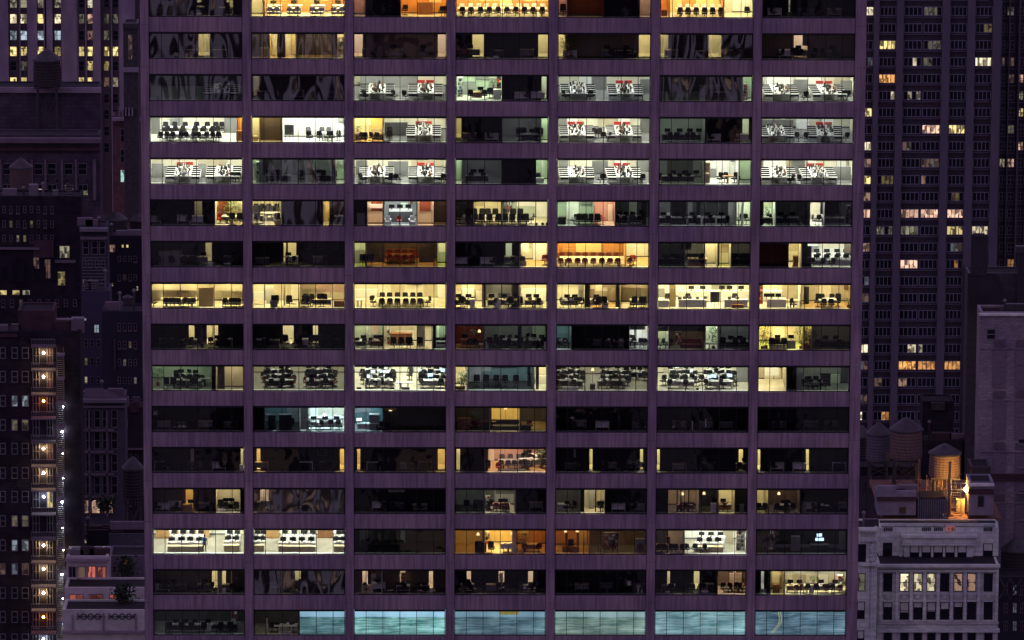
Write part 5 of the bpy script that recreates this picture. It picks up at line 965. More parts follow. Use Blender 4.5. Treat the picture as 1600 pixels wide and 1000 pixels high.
# --- left: setback stone tower far behind
b = Bld('stone_tower', 'far art deco stone tower with tall vertical piers behind the dark rooftops', 'tower', -70, 232, -70, 730, 40, mat('tower_recess', (.10, .075, .085), .85, .2, .5), ref=100)
for a, c in ((-2, 14), (44, 59), (74, 83), (97, 121), (146, 158), (188, 212)):
    b.slab(a, -66, c, 330, 1.6, CON, 'pier')
for a in (31, 52, 69, 121, 134, 174, 186): b.slab(a, -66, a+2, 330, .8, CON, 'pier')
lits = {(0, 0): 'W1', (1, 0): 'W1', (2, 0): 'W1', (3, 0): 'W1', (4, 0): 'W2', (0, 1): 'C3', (1, 1): 'C3', (2, 1): 'Y3', (3, 1): 'C3', (4, 1): 'P2', (0, 2): 'B1', (1, 2): 'B2', (2, 2): 'B2', (3, 2): 'B2',
        (4, 2): 'P1', (0, 3): 'Y3', (1, 3): 'Y2', (2, 3): 'Y3', (3, 3): 'Y1', (5, 3): 'Y2', (4, 3): 'Y3', (6, 3): 'Y3', (7, 3): 'Y3', (1, 4): 'W0', (4, 4): 'Y2', (6, 4): 'Y1', (0, 5): 'Y3', (1, 5): 'Y3', (5, 5): 'Y3', (4, 5): 'Y3', (6, 5): 'P0', (7, 5): 'C1', (3, 5): 'Y2', (5, 1): 'W0', (6, 1): 'W0', (7, 1): 'W0', (6, 2): 'W0', (5, 2): None, (3, 4): 'Y1'}
cols = [(15.5, 26.5), (31.5, 42.5), (58.5, 69), (85, 95.5), (136.5, 145.5), (123, 132), (162, 171), (176, 185)]
for j, y in enumerate((-3, 21.5, 47.5, 72.5, 95, 120.5, 146, 171, 197, 223)):
    for i, (a, c) in enumerate(cols):
        if j > 5 and i < 6: continue
        b.win(a, y, c, y+15.5 if (i, j) != (1, 3) else y+15, 1, 2, lits.get((i, j)), shade=.0)
# --- left: low brick block with teal windows and an iron lattice mast
b = Bld('brick_block', 'dim reddish brick block with two teal lit windows beside the big tower', 'building', 176, 236, 183, 640, 18, RBK, ref=240)
b.slab(176, 183, 236, 188, .8, CON, 'cornice'); b.slab(176, 192, 236, 195, .5, BRR, 'cornice')
for y, k in ((201, None), (233, None), (265, 'T2')):
    for a in (188, 206): b.win(a, y, a+12, y+21 if k is None else y+20, 2, 2, k)
b = Bld('dark_stack', 'tall narrow dark iron chimney tower with small lit slits near roof', 'chimney', 193, 216, 38, 600, 6, MET, ref=110, zbot=-100)
b.slab(192, 36, 217, 44, .6, MET, 'cap'); b.win(200, 54, 207, 93, 1, 1, 'P0'); b.slab(193, 105, 217, 112, .7, CON, 'band')
for i in range(5): b.slab(186+i*5, 168, 188+i*5, 180, 1.2, CON, 'post')

def tank(px, pyb, pyt, w, Y, label, wood, legs=True, zbase=None, legh=6, roofm=None):
    """roof-top water tank: staved barrel with hoops, cone roof, legs"""
    c = at(px, pyb, Y); t = at(px, pyt, Y); sc_px = F/((at(px, pyb, Y)-CAM).dot(fw)); rr = w/2/sc_px; h = t.z-c.z
    hb = h*.70; o = empty('water_tank', (c.x, Y+rr, c.z-legh)); tag(o, label, 'water tank', 'wooden water tanks on the roofs')
    m = MB(); m.lathe([(rr*.98, legh), (rr, legh+.1), (rr*.95, legh+hb)], wood, 26)
    m.build('barrel', o)
    m = MB(); m.lathe([(rr*1.06, legh+hb-.05), (rr*1.04, legh+hb+.1), (rr*.25, legh+h*.96), (.1, legh+h)], roofm or MET, 26); m.build('cone_roof', o)
    for i in range(9):
        z = legh+hb*(.06+.88*(i/8)**1.1); m = MB(); rz_ = rr*(1-.05*(z-legh)/hb)+.03; m.lathe([(rz_, z), (rz_, z+.09)], MET, 26); m.build('hoop', o)
    if legs:
        for sx in (-1, 1):
            for sy in (-1, 1):
                m = MB(); m.bar((sx*rr*.72, sy*rr*.72, 0), (sx*rr*.66, sy*rr*.66, legh-.25), .14, MET, 6); m.build('leg', o)
            m = MB(); m.bar((-rr*.72, sx*rr*.72, .6), (rr*.68, sx*rr*.68, legh-1), .06, MET, 5); m.bar((rr*.72, sx*rr*.72, .6), (-rr*.68, sx*rr*.68, legh-1), .06, MET, 5); m.build('cross_brace', o)
        m = MB()
        for i in range(5): m.box(-rr*.9, -rr*.8+i*rr*.4-.12, legh-.28, rr*.9, -rr*.8+i*rr*.4+.12, legh-.01, MET)
        m.build('platform', o)
    return o
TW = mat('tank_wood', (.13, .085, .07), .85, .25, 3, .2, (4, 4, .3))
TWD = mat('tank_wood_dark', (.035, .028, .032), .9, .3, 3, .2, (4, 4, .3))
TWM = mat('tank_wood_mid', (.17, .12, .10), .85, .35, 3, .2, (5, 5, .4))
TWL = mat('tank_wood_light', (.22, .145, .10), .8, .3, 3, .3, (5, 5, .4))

# --- left: dark loft building with the big tank
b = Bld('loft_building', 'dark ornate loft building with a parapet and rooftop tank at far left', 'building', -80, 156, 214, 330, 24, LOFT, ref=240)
b.slab(-78, 214, 158, 221, 1.4, DST, 'cornice'); b.slab(-78, 229, 157, 234, .8, BRR, 'cornice')
x = Bld('roof_house', 'dark rooftop house with long parapet behind the loft building front', 'roof house', -80, 157, 138, 356, 20, LOFT, ref=180, zbot=-60)
x.slab(-78, 136, 158, 144, .6, CON, 'parapet_rail')
x.slab(-78, 212, 150, 215, .5, DST, 'roof_ledge')
for a, c, k in ((30, 42, 'W2'), (48, 54, 'W2'), (58, 67, 'W2'), (98, 122, 'W2'), (123, 134, 'C2'), (2, 24, 'W0')): b.win(a, 222-3.4, c, 222, 1, 1, k, fw=.03)
for i, (a, k) in enumerate(((4, None), (30, None), (53, None), (74, None), (100, None), (122, None))):
    b.win(a, 255, a+14, 273, 1, 2, k); b.slab(a-5, 249, a-1.5, 312, .5, DST, 'pilaster'); b.win(a, 288, a+15, 305, 2, 1, 'C0' if a == 100 else None)
b.slab(145, 249, 150, 312, .5, DST, 'pilaster'); b.slab(58, 295, 67, 297, .3, lg('W2', 1), 'lamp_strip'); b.slab(130, 298, 137, 304, .3, lg('W1', 2), 'lamp_strip')
tank(72.5, 137, 79, 44, 352, 'large dark water tank silhouetted against the lit stone tower', TWD, legh=9)
tank(32, 297, 250, 36, 290, 'pinkish wooden water tank in front of the dark loft building', TW, legh=7)
# --- left middle jumble
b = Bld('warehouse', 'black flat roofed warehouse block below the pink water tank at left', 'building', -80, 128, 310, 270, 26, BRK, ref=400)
b.win(93, 384, 109, 403, 2, 2, 'W1', fw=.05); b.win(90, 424, 102, 446, 1, 6, 'Y1', fw=.05); b.slab(86, 406, 118, 410, .4, DST, 'sill')
for a, k in ((0, 'Y2'), (20, 'Y2'), (36, 'C1')): b.win(a-1, 453, a+11, 461, 1, 1, k, fw=.06)
for a, y0, y1 in ((52, 395, 420), (70, 405, 435)): b.win(a, y0, a+9, y1, 2, 4, 'P0', fw=.05)
b.slab(-70, 386, 62, 389, .5, FRM, 'ledge'); b.slab(52, 375, 84, 402, .3, BRR, 'bulkhead')
for k in range(6): b.slab(-6+k*17, 415, 4+k*17, 440, .15, PGL, 'shutter')
b = Bld('narrow_house', 'narrow dark town building with bracketed cornice in the left middle', 'building', 126, 168, 358, 250, 20, mat('slate_wall', (.035, .032, .05), .9, .2, .6), ref=420)
b.slab(125, 355, 169, 360, 1, FRM, 'cornice'); b.slab(126, 369, 167, 373, .7, DST, 'cornice')
for a in (129, 143, 155): b.win(a, 376, a+10, 398, 1, 2, None)
for k in range(10): b.slab(128, 402+k*5, 166, 403+k*5, .12, FRM, 'siding')
b = Bld('back_block', 'dark blocky building with small lit panes next to the big tower', 'building', 165, 238, 372, 300, 20, mat('navy_wall', (.015, .013, .023), .9, .2, .6), ref=430)
b.win(171, 382, 180, 394, 1, 2, 'P1', fw=.06); b.win(190, 382, 193.5, 387, 1, 1, 'Y2', fw=.04); b.win(197, 382, 201, 387, 1, 1, 'Y2', fw=.04); b.win(174, 442, 177, 447, 1, 1, 'W2', fw=.03); b.win(213, 447, 216, 454, 1, 1, 'W1', fw=.03)
tank(182, 372, 334, 32, 330, 'dark water tank above the left middle roofs', TWD, legh=5)
tank(217, 372, 336, 30, 340, 'dark water tank half hidden by the big tower', TWD, legh=5)
b = Bld('slate_block', 'blank slate grey wall block in the left middle with a lit scrap of window', 'building', 128, 172, 458, 225, 14, mat('slate_wall2', (.05, .045, .075), .9, .2, .5), ref=500)
b.win(147, 507, 155, 520, 2, 2, 'B1', fw=.05); b.win(131, 497, 135, 501, 1, 1, 'B1', fw=.03)
b = Bld('shed_block', 'dark shed roofed block between slate wall and big tower', 'building', 160, 238, 490, 215, 14, mat('navy_wall2', (.022, .02, .032), .9, .2, .5), ref=520)
b.slab(178, 530, 181, 578, .4, MET, 'pipe')
tank(199, 478, 462, 16, 222, 'small round roof drum beside the big tower', TWD, legs=False, legh=1)
b = Bld('gable_house', 'grey gabled top floor house with pilasters lower left of the big tower', 'building', 130, 196, 625, 190, 16, mat('grey_render', (.065, .06, .08), .9, .15, .8), ref=680)
b.slab(128, 622, 198, 627, 1, FRM, 'cornice'); b.slab(130, 633, 196, 636, .5, FRM, 'cornice')
xg = MB(); A = b.rect(132, 606, 194, 621); xg.poly([(A[0], b.Y-.1, A[1]), (A[2], b.Y-.1, A[1]), (A[0]+2.2, b.Y-.1, A[3]), (A[0]+.1, b.Y-.1, A[3])], FRM); b.put(xg, 'gable_panel')
for y in (640, 674, 709, 744): 
    for a in (134, 147, 160, 174): b.win(a, y, a+10, y+28, 1, 2, None)
    b.slab(132, y+29.5, 178, y+33, .5, DST, 'sill_band')
for a in (138.5, 166): b.slab(a, 640, a+2.5, 806, .5, DST, 'pilaster')
for a, k in ((132, 'P1'), (143, 'P2'), (163, 'R1'), (170, 'P1')): b.win(a, 781, a+(6.5 if a != 143 else 13), 802, 1, 2, k, fw=.05)
b = Bld('dark_terrace_block', 'dark stepped roof block just left of the tower base', 'building', 176, 238, 640, 200, 14, mat('brown_wall', (.035, .025, .032), .9, .2, .7), ref=700)
b.slab(203, 628, 217, 644, .3, BRR, 'roof_box'); b.slab(190, 655, 200, 668, .3, CON, 'roof_box'); b.slab(176, 700, 236, 702, .5, FRM, 'ledge')
tank(207, 778, 717, 34, 172, 'pointed roofed dark water tank by the left foot of the big tower', TWD, legh=6)

# faint window grids of the dark middle blocks
def grid(b, x0, x1, y0, y1, nx, ny, w, h, seed, p=.10, cap=60):
    q = random.Random(seed); st = MB()
    for j in range(ny):
        for i in range(nx):
            a = x0+(x1-x0-w)*i/max(1, nx-1); y = y0+(y1-y0-h)*j/max(1, ny-1); t = q.random()
            b.win(a, y, a+w, y+h, 1, 2, q.choice(['P0', 'W0', 'B0', 'Y0', 'C1']) if t < p else None, fw=.06, fr=DST if t > .5 else FRM)
            if t > .6: b.slab(a-.6, y+h+.8, a+w+.6, y+h+1.8, .2, DST, 'sill')
GRIDS = [('warehouse', 4, 84, 322, 378, 8, 3, 5, 11, 1, .08), ('warehouse', 2, 120, 468, 486, 9, 1, 6, 11, 2, .12), ('back_block', 184, 214, 400, 438, 4, 2, 5, 9, 3, .15), ('slate_block', 132, 166, 530, 600, 4, 3, 5, 12, 4, .1),
         ('shed_block', 184, 214, 505, 600, 4, 4, 5, 11, 5, .1), ('dark_terrace_block', 182, 216, 710, 790, 4, 4, 5, 11, 6, .1), ('slab_roof', 108, 170, 842, 850, 6, 1, 5, 7, 7, .2), ('terrace_house', 176, 190, 884, 905, 2, 1, 5, 11, 8, .2),
         ('narrow_house', 129, 164, 405, 450, 4, 2, 5, 14, 9, .1), ('loft_building', 8, 140, 279, 286, 9, 1, 6, 6, 10, .15)]
for g_ in GRIDS:
    if g_[0] in BL: grid(BL[g_[0]], *g_[1:])

# --- left: apartment block with balcony lamps and fire stair
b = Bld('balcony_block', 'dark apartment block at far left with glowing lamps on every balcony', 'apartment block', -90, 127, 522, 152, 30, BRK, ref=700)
b.slab(-60, 522, 28, 526, .3, BRR, 'coping'); 
pp_ = Bld('parapet_house', 'dark brick stair house on top of the balcony apartment block', 'stair house', 28, 85, 489, 154, 12, BRR, ref=510, zbot=at(60, 530, 154).z)
b.slab(88, 497, 114, 499, .3, CON, 'coping')
lamps = [(551.5, 'Y'), (588.5, 'Y'), (626.5, 'O'), (664, None), (701, 'Y'), (739, 'Y'), (776, 'B'), (814, None), (852, 'Y'), (889, 'Y'), (926.5, 'Y'), (964, 'O'), (999, 'B')]
LM = {'Y': emitter('balcony_lamp_warm', (1, .70, .30), 230), 'O': emitter('balcony_lamp_red', (1, .26, .06), 90), 'B': emitter('balcony_lamp_white', (.75, .9, 1), 170), 'V': emitter('stair_lamp_warm', (1, .85, .55), 70), 'W': emitter('stair_lamp', (.85, .95, 1), 90)}
RAIL = mat('rail_metal', (.22, .21, .20), .5, .1)
def ball(mb, x, y, z, r, m): mb.lathe([(r*.3, -r*.95), (r*.8, -r*.6), (r, 0), (r*.8, .6*r), (r*.3, r*.95)], m, 10)
for k, (y, c) in enumerate(lamps):
    x0, z0, x1, z1 = b.rect(50, y+22, 88, y-12); mb = MB(); Yb = b.Y
    mb.box(x0, Yb-1.5, z0, x1, Yb-.004, z0+.14, DST); fl = b.put(mb, 'balcony')
    mb = MB()
    mb.box(x0, Yb-1.5, z0+1.0, x1, Yb-1.45, z0+1.05, RAIL)
    for i in range(15): xx = x0+.05+(x1-x0-.1)*i/14; mb.box(xx, Yb-1.49, z0+.141, xx+.03, Yb-1.46, z0+1.0, RAIL)
    b.put(mb, 'railing', fl)
    b.win(51, y-10, 62, y+18, 2, 2, None, fr=FRM); b.win(73, y-10, 83, y+18, 2, 2, 'R0' if k in (0, 1, 4) else ('Y2' if k == 6 else None), fr=FRM)
    if c:
        o = empty('balcony_lamp', (at(68, y, Yb-.35).x, Yb-.35, at(68, y, Yb-.35).z)); tag(o, 'glowing %s balcony lamp, %s lamp from top of the left block' % ({'Y': 'golden', 'O': 'reddish', 'B': 'white'}[c], ORD[k]), 'lamp', 'lamps on the balconies of the left block')
        mb = MB(); ball(mb, 0, 0, 0, .13, LM[c]); mb.build('lamp_globe', o); mb = MB(); mb.bar((0, .33, .25), (0, 0, .18), .03, MET); mb.build('lamp_arm', o)
    lit = {2: 'B1', 7: 'C0', 8: 'B1', 3: 'C0', 9: 'B0', 10: None}.get(k)
    b.win(18, y-9, 28, y+9, 1, 2, lit); b.win(34, y-9, 45, y+9, 1, 2, lit if k != 9 else 'P0'); b.win(0, y-9, 9, y+9, 1, 2, 'P0' if k == 9 else None)
    # fire stair flight with landing
    xs0, zs0, xs1, zs1 = b.rect(90, y+37.3, 102, y); mb = MB(); 
    mb.box(xs0, Yb-2.0, zs0+.0, xs1, Yb-.3, zs0+.1, CON); fs_ = b.put(mb, 'stair_landing')
    mb = MB(); n = 12
    for i in range(n):
        zz = zs0+.12+(zs1-zs0-.25)*i/n; yy = Yb-1.9+1.3*i/n; mb.box(xs0+.1, yy, zz, xs1-.1, yy+.22, zz+.06, RAIL)
    for xx in (xs0+.02, xs1-.08): mb.bar((xx, Yb-1.9, zs0+.2), (xx, Yb-.6, zs1-.1), .05, RAIL, 4); mb.bar((xx, Yb-1.9, zs0+1.1), (xx, Yb-.6, zs1+.7), .03, RAIL, 4)
    b.put(mb, 'stair_flight')
    if 1 < k < 12:
        p = at(98+(k*7 % 3)-1, y+7+(k*5 % 4), Yb-.35); o = empty('stair_lamp', (p.x, Yb-.4, p.z)); tag(o, 'small white stair lamp beside fire stair, %s flight from top' % ORD[k], 'lamp', 'lamps along the fire stair')
        mb = MB(); ball(mb, 0, 0, 0, (.13, .08, .10)[k % 3], LM['W' if k % 4 else 'V']); mb.build('lamp_globe', o); mb = MB(); mb.bar((0, .38, 0), (0, .08, 0), .03, MET); mb.build('lamp_arm', o)

# --- left bottom: penthouse terraces
CN2 = mat('carved_stone', (.42, .46, .38), .85, .2, 1)
TER = mat('terrace_wall', (.50, .46, .44), .85, .14, 1.0)
b = Bld('penthouse', 'pale walled penthouse with glass doors and pink lit rooms lower left', 'penthouse', 104, 170, 873, 146, 10, TER, ref=900, zbot=at(140, 950, 150).z)
b.slab(102, 871, 171, 875, .8, CON, 'roof_edge')
b.win(107, 885, 119, 908, 2, 1, None); b.win(121, 885, 134, 908, 1, 1, 'P0'); b.win(137, 884, 150, 907, 2, 1, 'R2'); b.win(152, 885, 166, 907, 2, 1, 'R1')
b = Bld('terrace_house', 'pale terrace house with red lit windows and plants at lower left', 'terrace house', 170, 236, 872, 152, 10, mat('dim_wall', (.14, .12, .15), .9, .2), ref=900, zbot=at(200, 950, 158).z)
b.win(192, 874, 203, 882, 3, 1, 'O1', fw=.04)
b = Bld('lower_terrace', 'long pale lower terrace floor with four windows at lower left', 'terrace house', 101, 236, 922, 141, 5, TER, ref=940, zbot=at(150, 970, 140).z)
for a, c, k in ((108, 130, 'R1'), (139, 161, 'R0'), (171, 184, 'R1'), (201, 213, 'B0')): b.win(a, 928, c, 947, 2, 1, k)
b = Bld('terrace_parapet', 'pale stone parapet wall with carved lattice band at bottom left', 'parapet wall', 98, 236, 957, 134, 8, mat('lattice_stone', (.46, .48, .42), .85, .18, .9), ref=980, zbot=None)
for i in range(4):
    for q in (120, 169):
        c = at(q+i*11+5, 963, 134); mb = MB(); mb.bar((c.x-.35, 133.9, c.z-.35), (c.x+.35, 133.9, c.z+.35), .06, MET, 4); mb.bar((c.x+.35, 133.9, c.z-.35), (c.x-.35, 133.9, c.z+.35), .06, MET, 4); mb.bar((c.x-.42, 133.9, c.z), (c.x+.42, 133.9, c.z), .05, MET, 4); b.put(mb, 'carved_lattice')
b.slab(98, 985, 236, 988, .5, CON, 'ledge')
for a in (112, 160, 211): b.slab(a, 960, a+2, 985, .2, CON, 'panel_joint')
def bush(px, py, Y, h, w, n, label):
    c = at(px, py, Y); o = empty('terrace_shrub', c); tag(o, label, 'shrub'); mb = MB(); q = random.Random(int(px))
    for i in range(n):
        p = Vector((q.gauss(0, w*.4), q.gauss(0, w*.3), h*(.25+.75*q.random()))); d = Vector((q.uniform(-1, 1), q.uniform(-1, 1), q.uniform(-.5, 1))).normalized()*.35; e = Vector((q.uniform(-1, 1), q.uniform(-1, 1), q.uniform(-1, 1))).normalized()*.16
        mb.poly([p-e*.3, p+d*.5-e, p+d, p+d*.5+e], mat('dusk_leaf', (.025, .045, .022), .7, .4, 9))
    mb.build('foliage', o); mb = MB(); mb.bar((0, 0, 0), (0, 0, h*.6), .05, OAK); mb.build('stem', o)
bush(192, 948, 138, 2.6, 1.3, 500, 'dark shrub between terrace windows at lower left'); bush(197, 912, 148, 3.2, 1.2, 450, 'dark tree on the upper terrace beside penthouse')
bush(166, 806, 186, 2.4, 1.6, 450, 'dark shrub before the pink lit windows of the gabled house')
mb = MB(); o = empty('bistro_table', at(123, 912, 146)); tag(o, 'small round table on the penthouse terrace', 'table'); mb.lathe([(.05, 0), (.05, .7), (.5, .7), (.5, .74)], RAIL, 12); mb.build('tabletop', o)
roofb = Bld('slab_roof', 'low dark roof deck with a small hatch behind the penthouse', 'roof deck', 100, 238, 838, 168, 18, mat('deck_grey', (.12, .115, .14), .9, .2), ref=850)
roofb.slab(145, 853, 162, 861, .8, MET, 'hatch'); roofb.slab(137, 827, 170, 850, .5, ROOF, 'hatch')
roofb.slab(172, 814, 236, 826, .4, CON, 'coping')

# --- right: residential tower behind
RW = mat('res_wall', (.125, .108, .135), .85, .14, .6, .2, (1, 1, .3)); RS = mat('res_spandrel', (.045, .037, .047), .8, .2, 1)
b = Bld('residential_tower', 'tall purple grey residential tower with window bands behind on the right', 'apartment tower', 1320, 1558, -80, 430, 26, RS, ref=300)
for a, c in ((1361, 1369), (1396, 1407), (1467, 1479), (1506, 1518), (1545.5, 1558)): b.slab(a, -78, c, 760, 1.0, RW, 'pier')
def ypx(k): return 10.2+26.35*k
gl = [(1345, 1360.5, 2), (1370, 1395.5, 4), (1408, 1436, 4), (1438.5, 1466.5, 4), (1480, 1505.5, 4), (1519, 1545, 4)]
L1 = {(0, 0): 'C3', (2, 1): 'Y3', (3, 2): 'P1', (3, 5): 'C3', (4, 1): 'O3', (6, 0): 'Y3', (7, 3): 'P3', (7, 4): 'Y3', (8, 0): 'C3', (10, 0): 'Y3', (11, 0): 'P1', (12, 0): 'P3', (12, 2): 'P2', (12, 3): 'P3', (12, 4): 'P3',
      (13, 4): 'Y2', (13, 5): 'C2', (14, 0): 'P2', (15, 2): 'P3', (20, 0): 'C3', (21, 2): 'O3', (21, 3): 'O2', (21, 4): 'O2', (20, 2): [None, None, 'C2', 'C2'], (20, 3): ['C1', None, None, None], (22, 2): ['P1', 'P1', None, None], (24, 1): [None, None, 'O2', 'O1'],
      (3, 2): [None, None, 'C2', None], (5, 1): [None, None, None, 'C2'], (9, 3): ['P0', 'P0', 'W0', 'P0'], (10, 3): ['P1', None, None, None], (11, 0): 'P1', (13, 1): ['W1', 'W0', None, 'W0'], (13, 2): ['W0', 'W1', 'W1', 'W0'], (15, 4): [None, None, 'O1', None], (0, 3): ['W0', 'W0', 'W0', None], (3, 3): ['W0', 'W0', None, None], (10, 1): [None, 'Y0', 'Y0', 'Y0'], (5, 2): [None, 'C1', None, 'C1'], (22, 1): ['P0', 'P0', None, None], (23, 0): 'P0', (17, 0): 'P0', (9, 0): 'P1', (24, 0): ['C3', None]}
rest = MB(); cnt = 0; qq = random.Random(11)
for k in range(-1, 26):
    for g in range(6):
        if (k, g) not in L1 and qq.random() < .07: L1[(k, g)] = [qq.choice(['W0', 'P0', 'B0', None, None, 'Y0']) for _ in range(4)]
order = sorted([(k, g) for k in range(-1, 26) for g in range(6)], key=lambda t: (0 if L1.get(t) else 1, t[0] < 0, t[0]))
for (k, g) in order:
    if g == 5 and k > 14: continue
    if g == 4 and k > 25: continue
    a, c, n = gl[g]; y = ypx(k)
    lean = (at((a+c)/2, y, b.Y).x-at((a+c)/2, 300, b.Y).x)*0
    X0 = at(a, 300, b.Y).x; X1 = at(c, 300, b.Y).x
    pa = proj((X0, b.Y, at(a, y, b.Y).z))[0]; pb = proj((X1, b.Y, at(a, y, b.Y).z))[0]
    cnt += 1
    b.win(pa, y, pb, y+14.5, n, 1, L1.get((k, g)), fw=.11, fr=mat('res_frame', (.20, .20, .25), .6, .1), mbs=rest if cnt > 100 else None)
b.put(rest, 'window')['kind'] = 'stuff'
for k in range(-1, 26): b.slab(1345, ypx(k)+16.2, 1545, ypx(k)+17.6, .25, RW, 'sill_band')
b = Bld('stepped_wing', 'darker gridded wing of the residential tower at the right edge', 'apartment tower', 1558, 1720, -80, 445, 22, RS, ref=300)
for a, w in ((1557, 3), (1571, 1.6), (1586, 3), (1600, 4), (1630, 4)): b.slab(a, -78, a+w, 560, .7, RW, 'pier')
lw = {(3, 0): 'P0', (3, 1): 'P0', (4, 2): 'P2', (6, 2): 'Y2', (8, 2): 'P2', (9, 0): 'W1', (9, 1): 'P2', (15, 1): 'O1', (14, 1): None, (0, 1): 'W0', (5, 2): 'W1', (7, 1): 'W0', (4, 1): 'P0'}
for k in range(-1, 17):
    for g, (a, c, n) in enumerate(((1561, 1570.5, 2), (1573.5, 1585, 2), (1590, 1599.5, 2), (1605, 1629, 3))):
        if k == 15 and g == 1: b.win(a, ypx(k)-1, c, ypx(k)+17, 2, 2, 'O1', fw=.1); continue
        b.win(a, ypx(k), c, ypx(k)+14.5, n, 2, lw.get((k, g)), fw=.12)
        b.slab(a-1, ypx(k)+17.5, c+1, ypx(k)+19, .2, RW, 'sill_band')
# --- right: dark slab and mechanical roofs
b = Bld('dark_slab', 'nearly black windowless slab building between the right side towers', 'building', 1506, 1534, 428, 330, 30, mat('black_wall', (.012, .011, .018), .9, .2), ref=600)
for i in range(9): b.slab(1522, 520+i*10, 1524, 526+i*10, .2, lg('B0', i), 'wall_light')
b = Bld('mechanical_house', 'dark rooftop mechanical house with chimney at the right', 'roof house', 1512, 1680, 430, 300, 14, MET, ref=460, zbot=-150)
b.slab(1516, 366, 1541, 430, .4, mat('chimney_dark', (.035, .03, .04), .9), 'chimney'); b.slab(1520, 364, 1538, 368, .6, MET, 'chimney_cap')
b.slab(1527, 471, 1545, 474, .5, lg('W2', 1), 'lamp_strip')
xr_ = MB(); A = b.rect(1512, 428, 1572, 480); xr_.poly([(A[0], b.Y-.1, A[3]), (A[0]+.2, b.Y-3, A[1]), (A[2], b.Y-3, A[1]), (A[2]-1.5, b.Y-.1, A[3])], ROOF); b.put(xr_, 'sloped_roof')
b.slab(1588, 385, 1600, 490, 1.0, mat('chimney_dark', (.035, .03, .04), .9), 'vent_shaft'); b.slab(1586, 383, 1640, 393, 1.2, MET, 'vent_cap')
# --- right: light brick building
b = Bld('brick_building', 'light pinkish brick building with recessed panels at the right edge', 'building', 1530, 1720, 491, 262, 24, LBR, ref=600)
b.slab(1529, 489, 1700, 492.5, .5, PAL, 'coping'); b.win(1541, 513.5, 1556, 531, 1, 2, None, fw=.15)
PNL = mat('brick_panel', (.17, .145, .17), .9, .2, 1.4, .2, (1, 1, 5))
for j, y in enumerate((530, 610.5, 691, 771)):
    for (a, c) in ((1551, 1571), (1586, 1612)):
        for i in range(5):
            q = a+1+i*4.2; b.slab(q, y, q+1.4, y+12, .25, PNL, 'brick_rib')
        b.slab(a, y+17, c, y+ 76, .12, PNL, 'recessed_panel')
    b.slab(1532, y+14, 1640, y+15.2, .2, LBR, 'string_course')
for y, k in ((548, None), (588, 'R0'), (629, None), (674, None), (710, None), (750, None), (792, None), (830, None)):
    b.win(1591, y, 1602, y+19, 1, 2, k, fr=FRM); b.slab(1590, y+20, 1603, y+21, .3, LBR, 'sill')
b.slab(1532, 740, 1660, 750, .5, BRR, 'band')
# far right bottom dark back court
b = Bld('back_court_block', 'very dark block with iron frames at the bottom right corner', 'building', 1560, 1720, 905, 235, 10, mat('slate_wall3', (.03, .029, .045), .9, .2), ref=940)
for y_ in (914, 942, 970):
    for x_ in (1568, 1582, 1594): b.win(x_, y_, x_+7, y_+16, 2, 2, 'B0' if x_ == 1582 else None, fr=DST)
for a_, c_ in ((1562, 1578), (1578, 1596)):
    for sg in (0, 1):
        p0 = at(a_, 904 if sg else 936, 233.5); p1 = at(c_, 936 if sg else 904, 233.5); mb = MB(); mb.bar(tuple(p0), tuple(p1), .12, MET, 5); b.put(mb, 'cross_brace')
tank(1590, 905, 846, 50, 240, 'very dark water tank in the bottom right corner', TWD, legh=8)
# --- right: beaux arts building
b = Bld('beaux_arts_building', 'pale stone beaux arts building with pilasters and shaded windows lower right', 'building', 1371, 1560, 883, 222, 9, PAL, ref=930, para=0)
m_ = b.slab(1369, 881, 1562, 884, .9, PAL, 'cornice', ); b.slab(1371, 884.5, 1560, 888, .45, CN2, 'frieze'); b.slab(1372, 889.5, 1559, 891.5, .6, PAL, 'cornice')
b.slab(1370, 981, 1561, 985.5, .9, PAL, 'cornice'); b.slab(1371, 971, 1560, 974, .5, CN2, 'ledge')
cx_ = [1380, 1406, 1427, 1448, 1469, 1490, 1511, 1537]
la = [None, 'C3', 'C2', 'C2', None, 'P1', 'P1', None]
for i, a in enumerate(cx_):
    b.win(a, 895.5, a+14, 924, 1, 2, la[i], fr=PGL, shade=0); b.win(a, 940, a+14, 968, 1, 2, None, fr=PGL, shade=[.28, .6, .3, .55, .4, .27, 0, 0][i])
    b.slab(a+.5, 928.5, a+13.5, 936.5, .15, CN2, 'carved_panel'); b.slab(a+5, 930, a+9, 934, .25, PAL, 'carved_shield')
    b.slab(a-.8, 937.6, a+14.8, 939.2, .4, PAL, 'sill')
for a in (1399, 1421.5, 1442.5, 1463.5, 1484.5, 1505.5, 1527, 1555, 1373.5): b.slab(a, 892, a+4.2, 970, .35, PAL, 'pilaster')
for k in range(8): b.win(cx_[k], 988, cx_[k]+14, 1020, 1, 2, None)
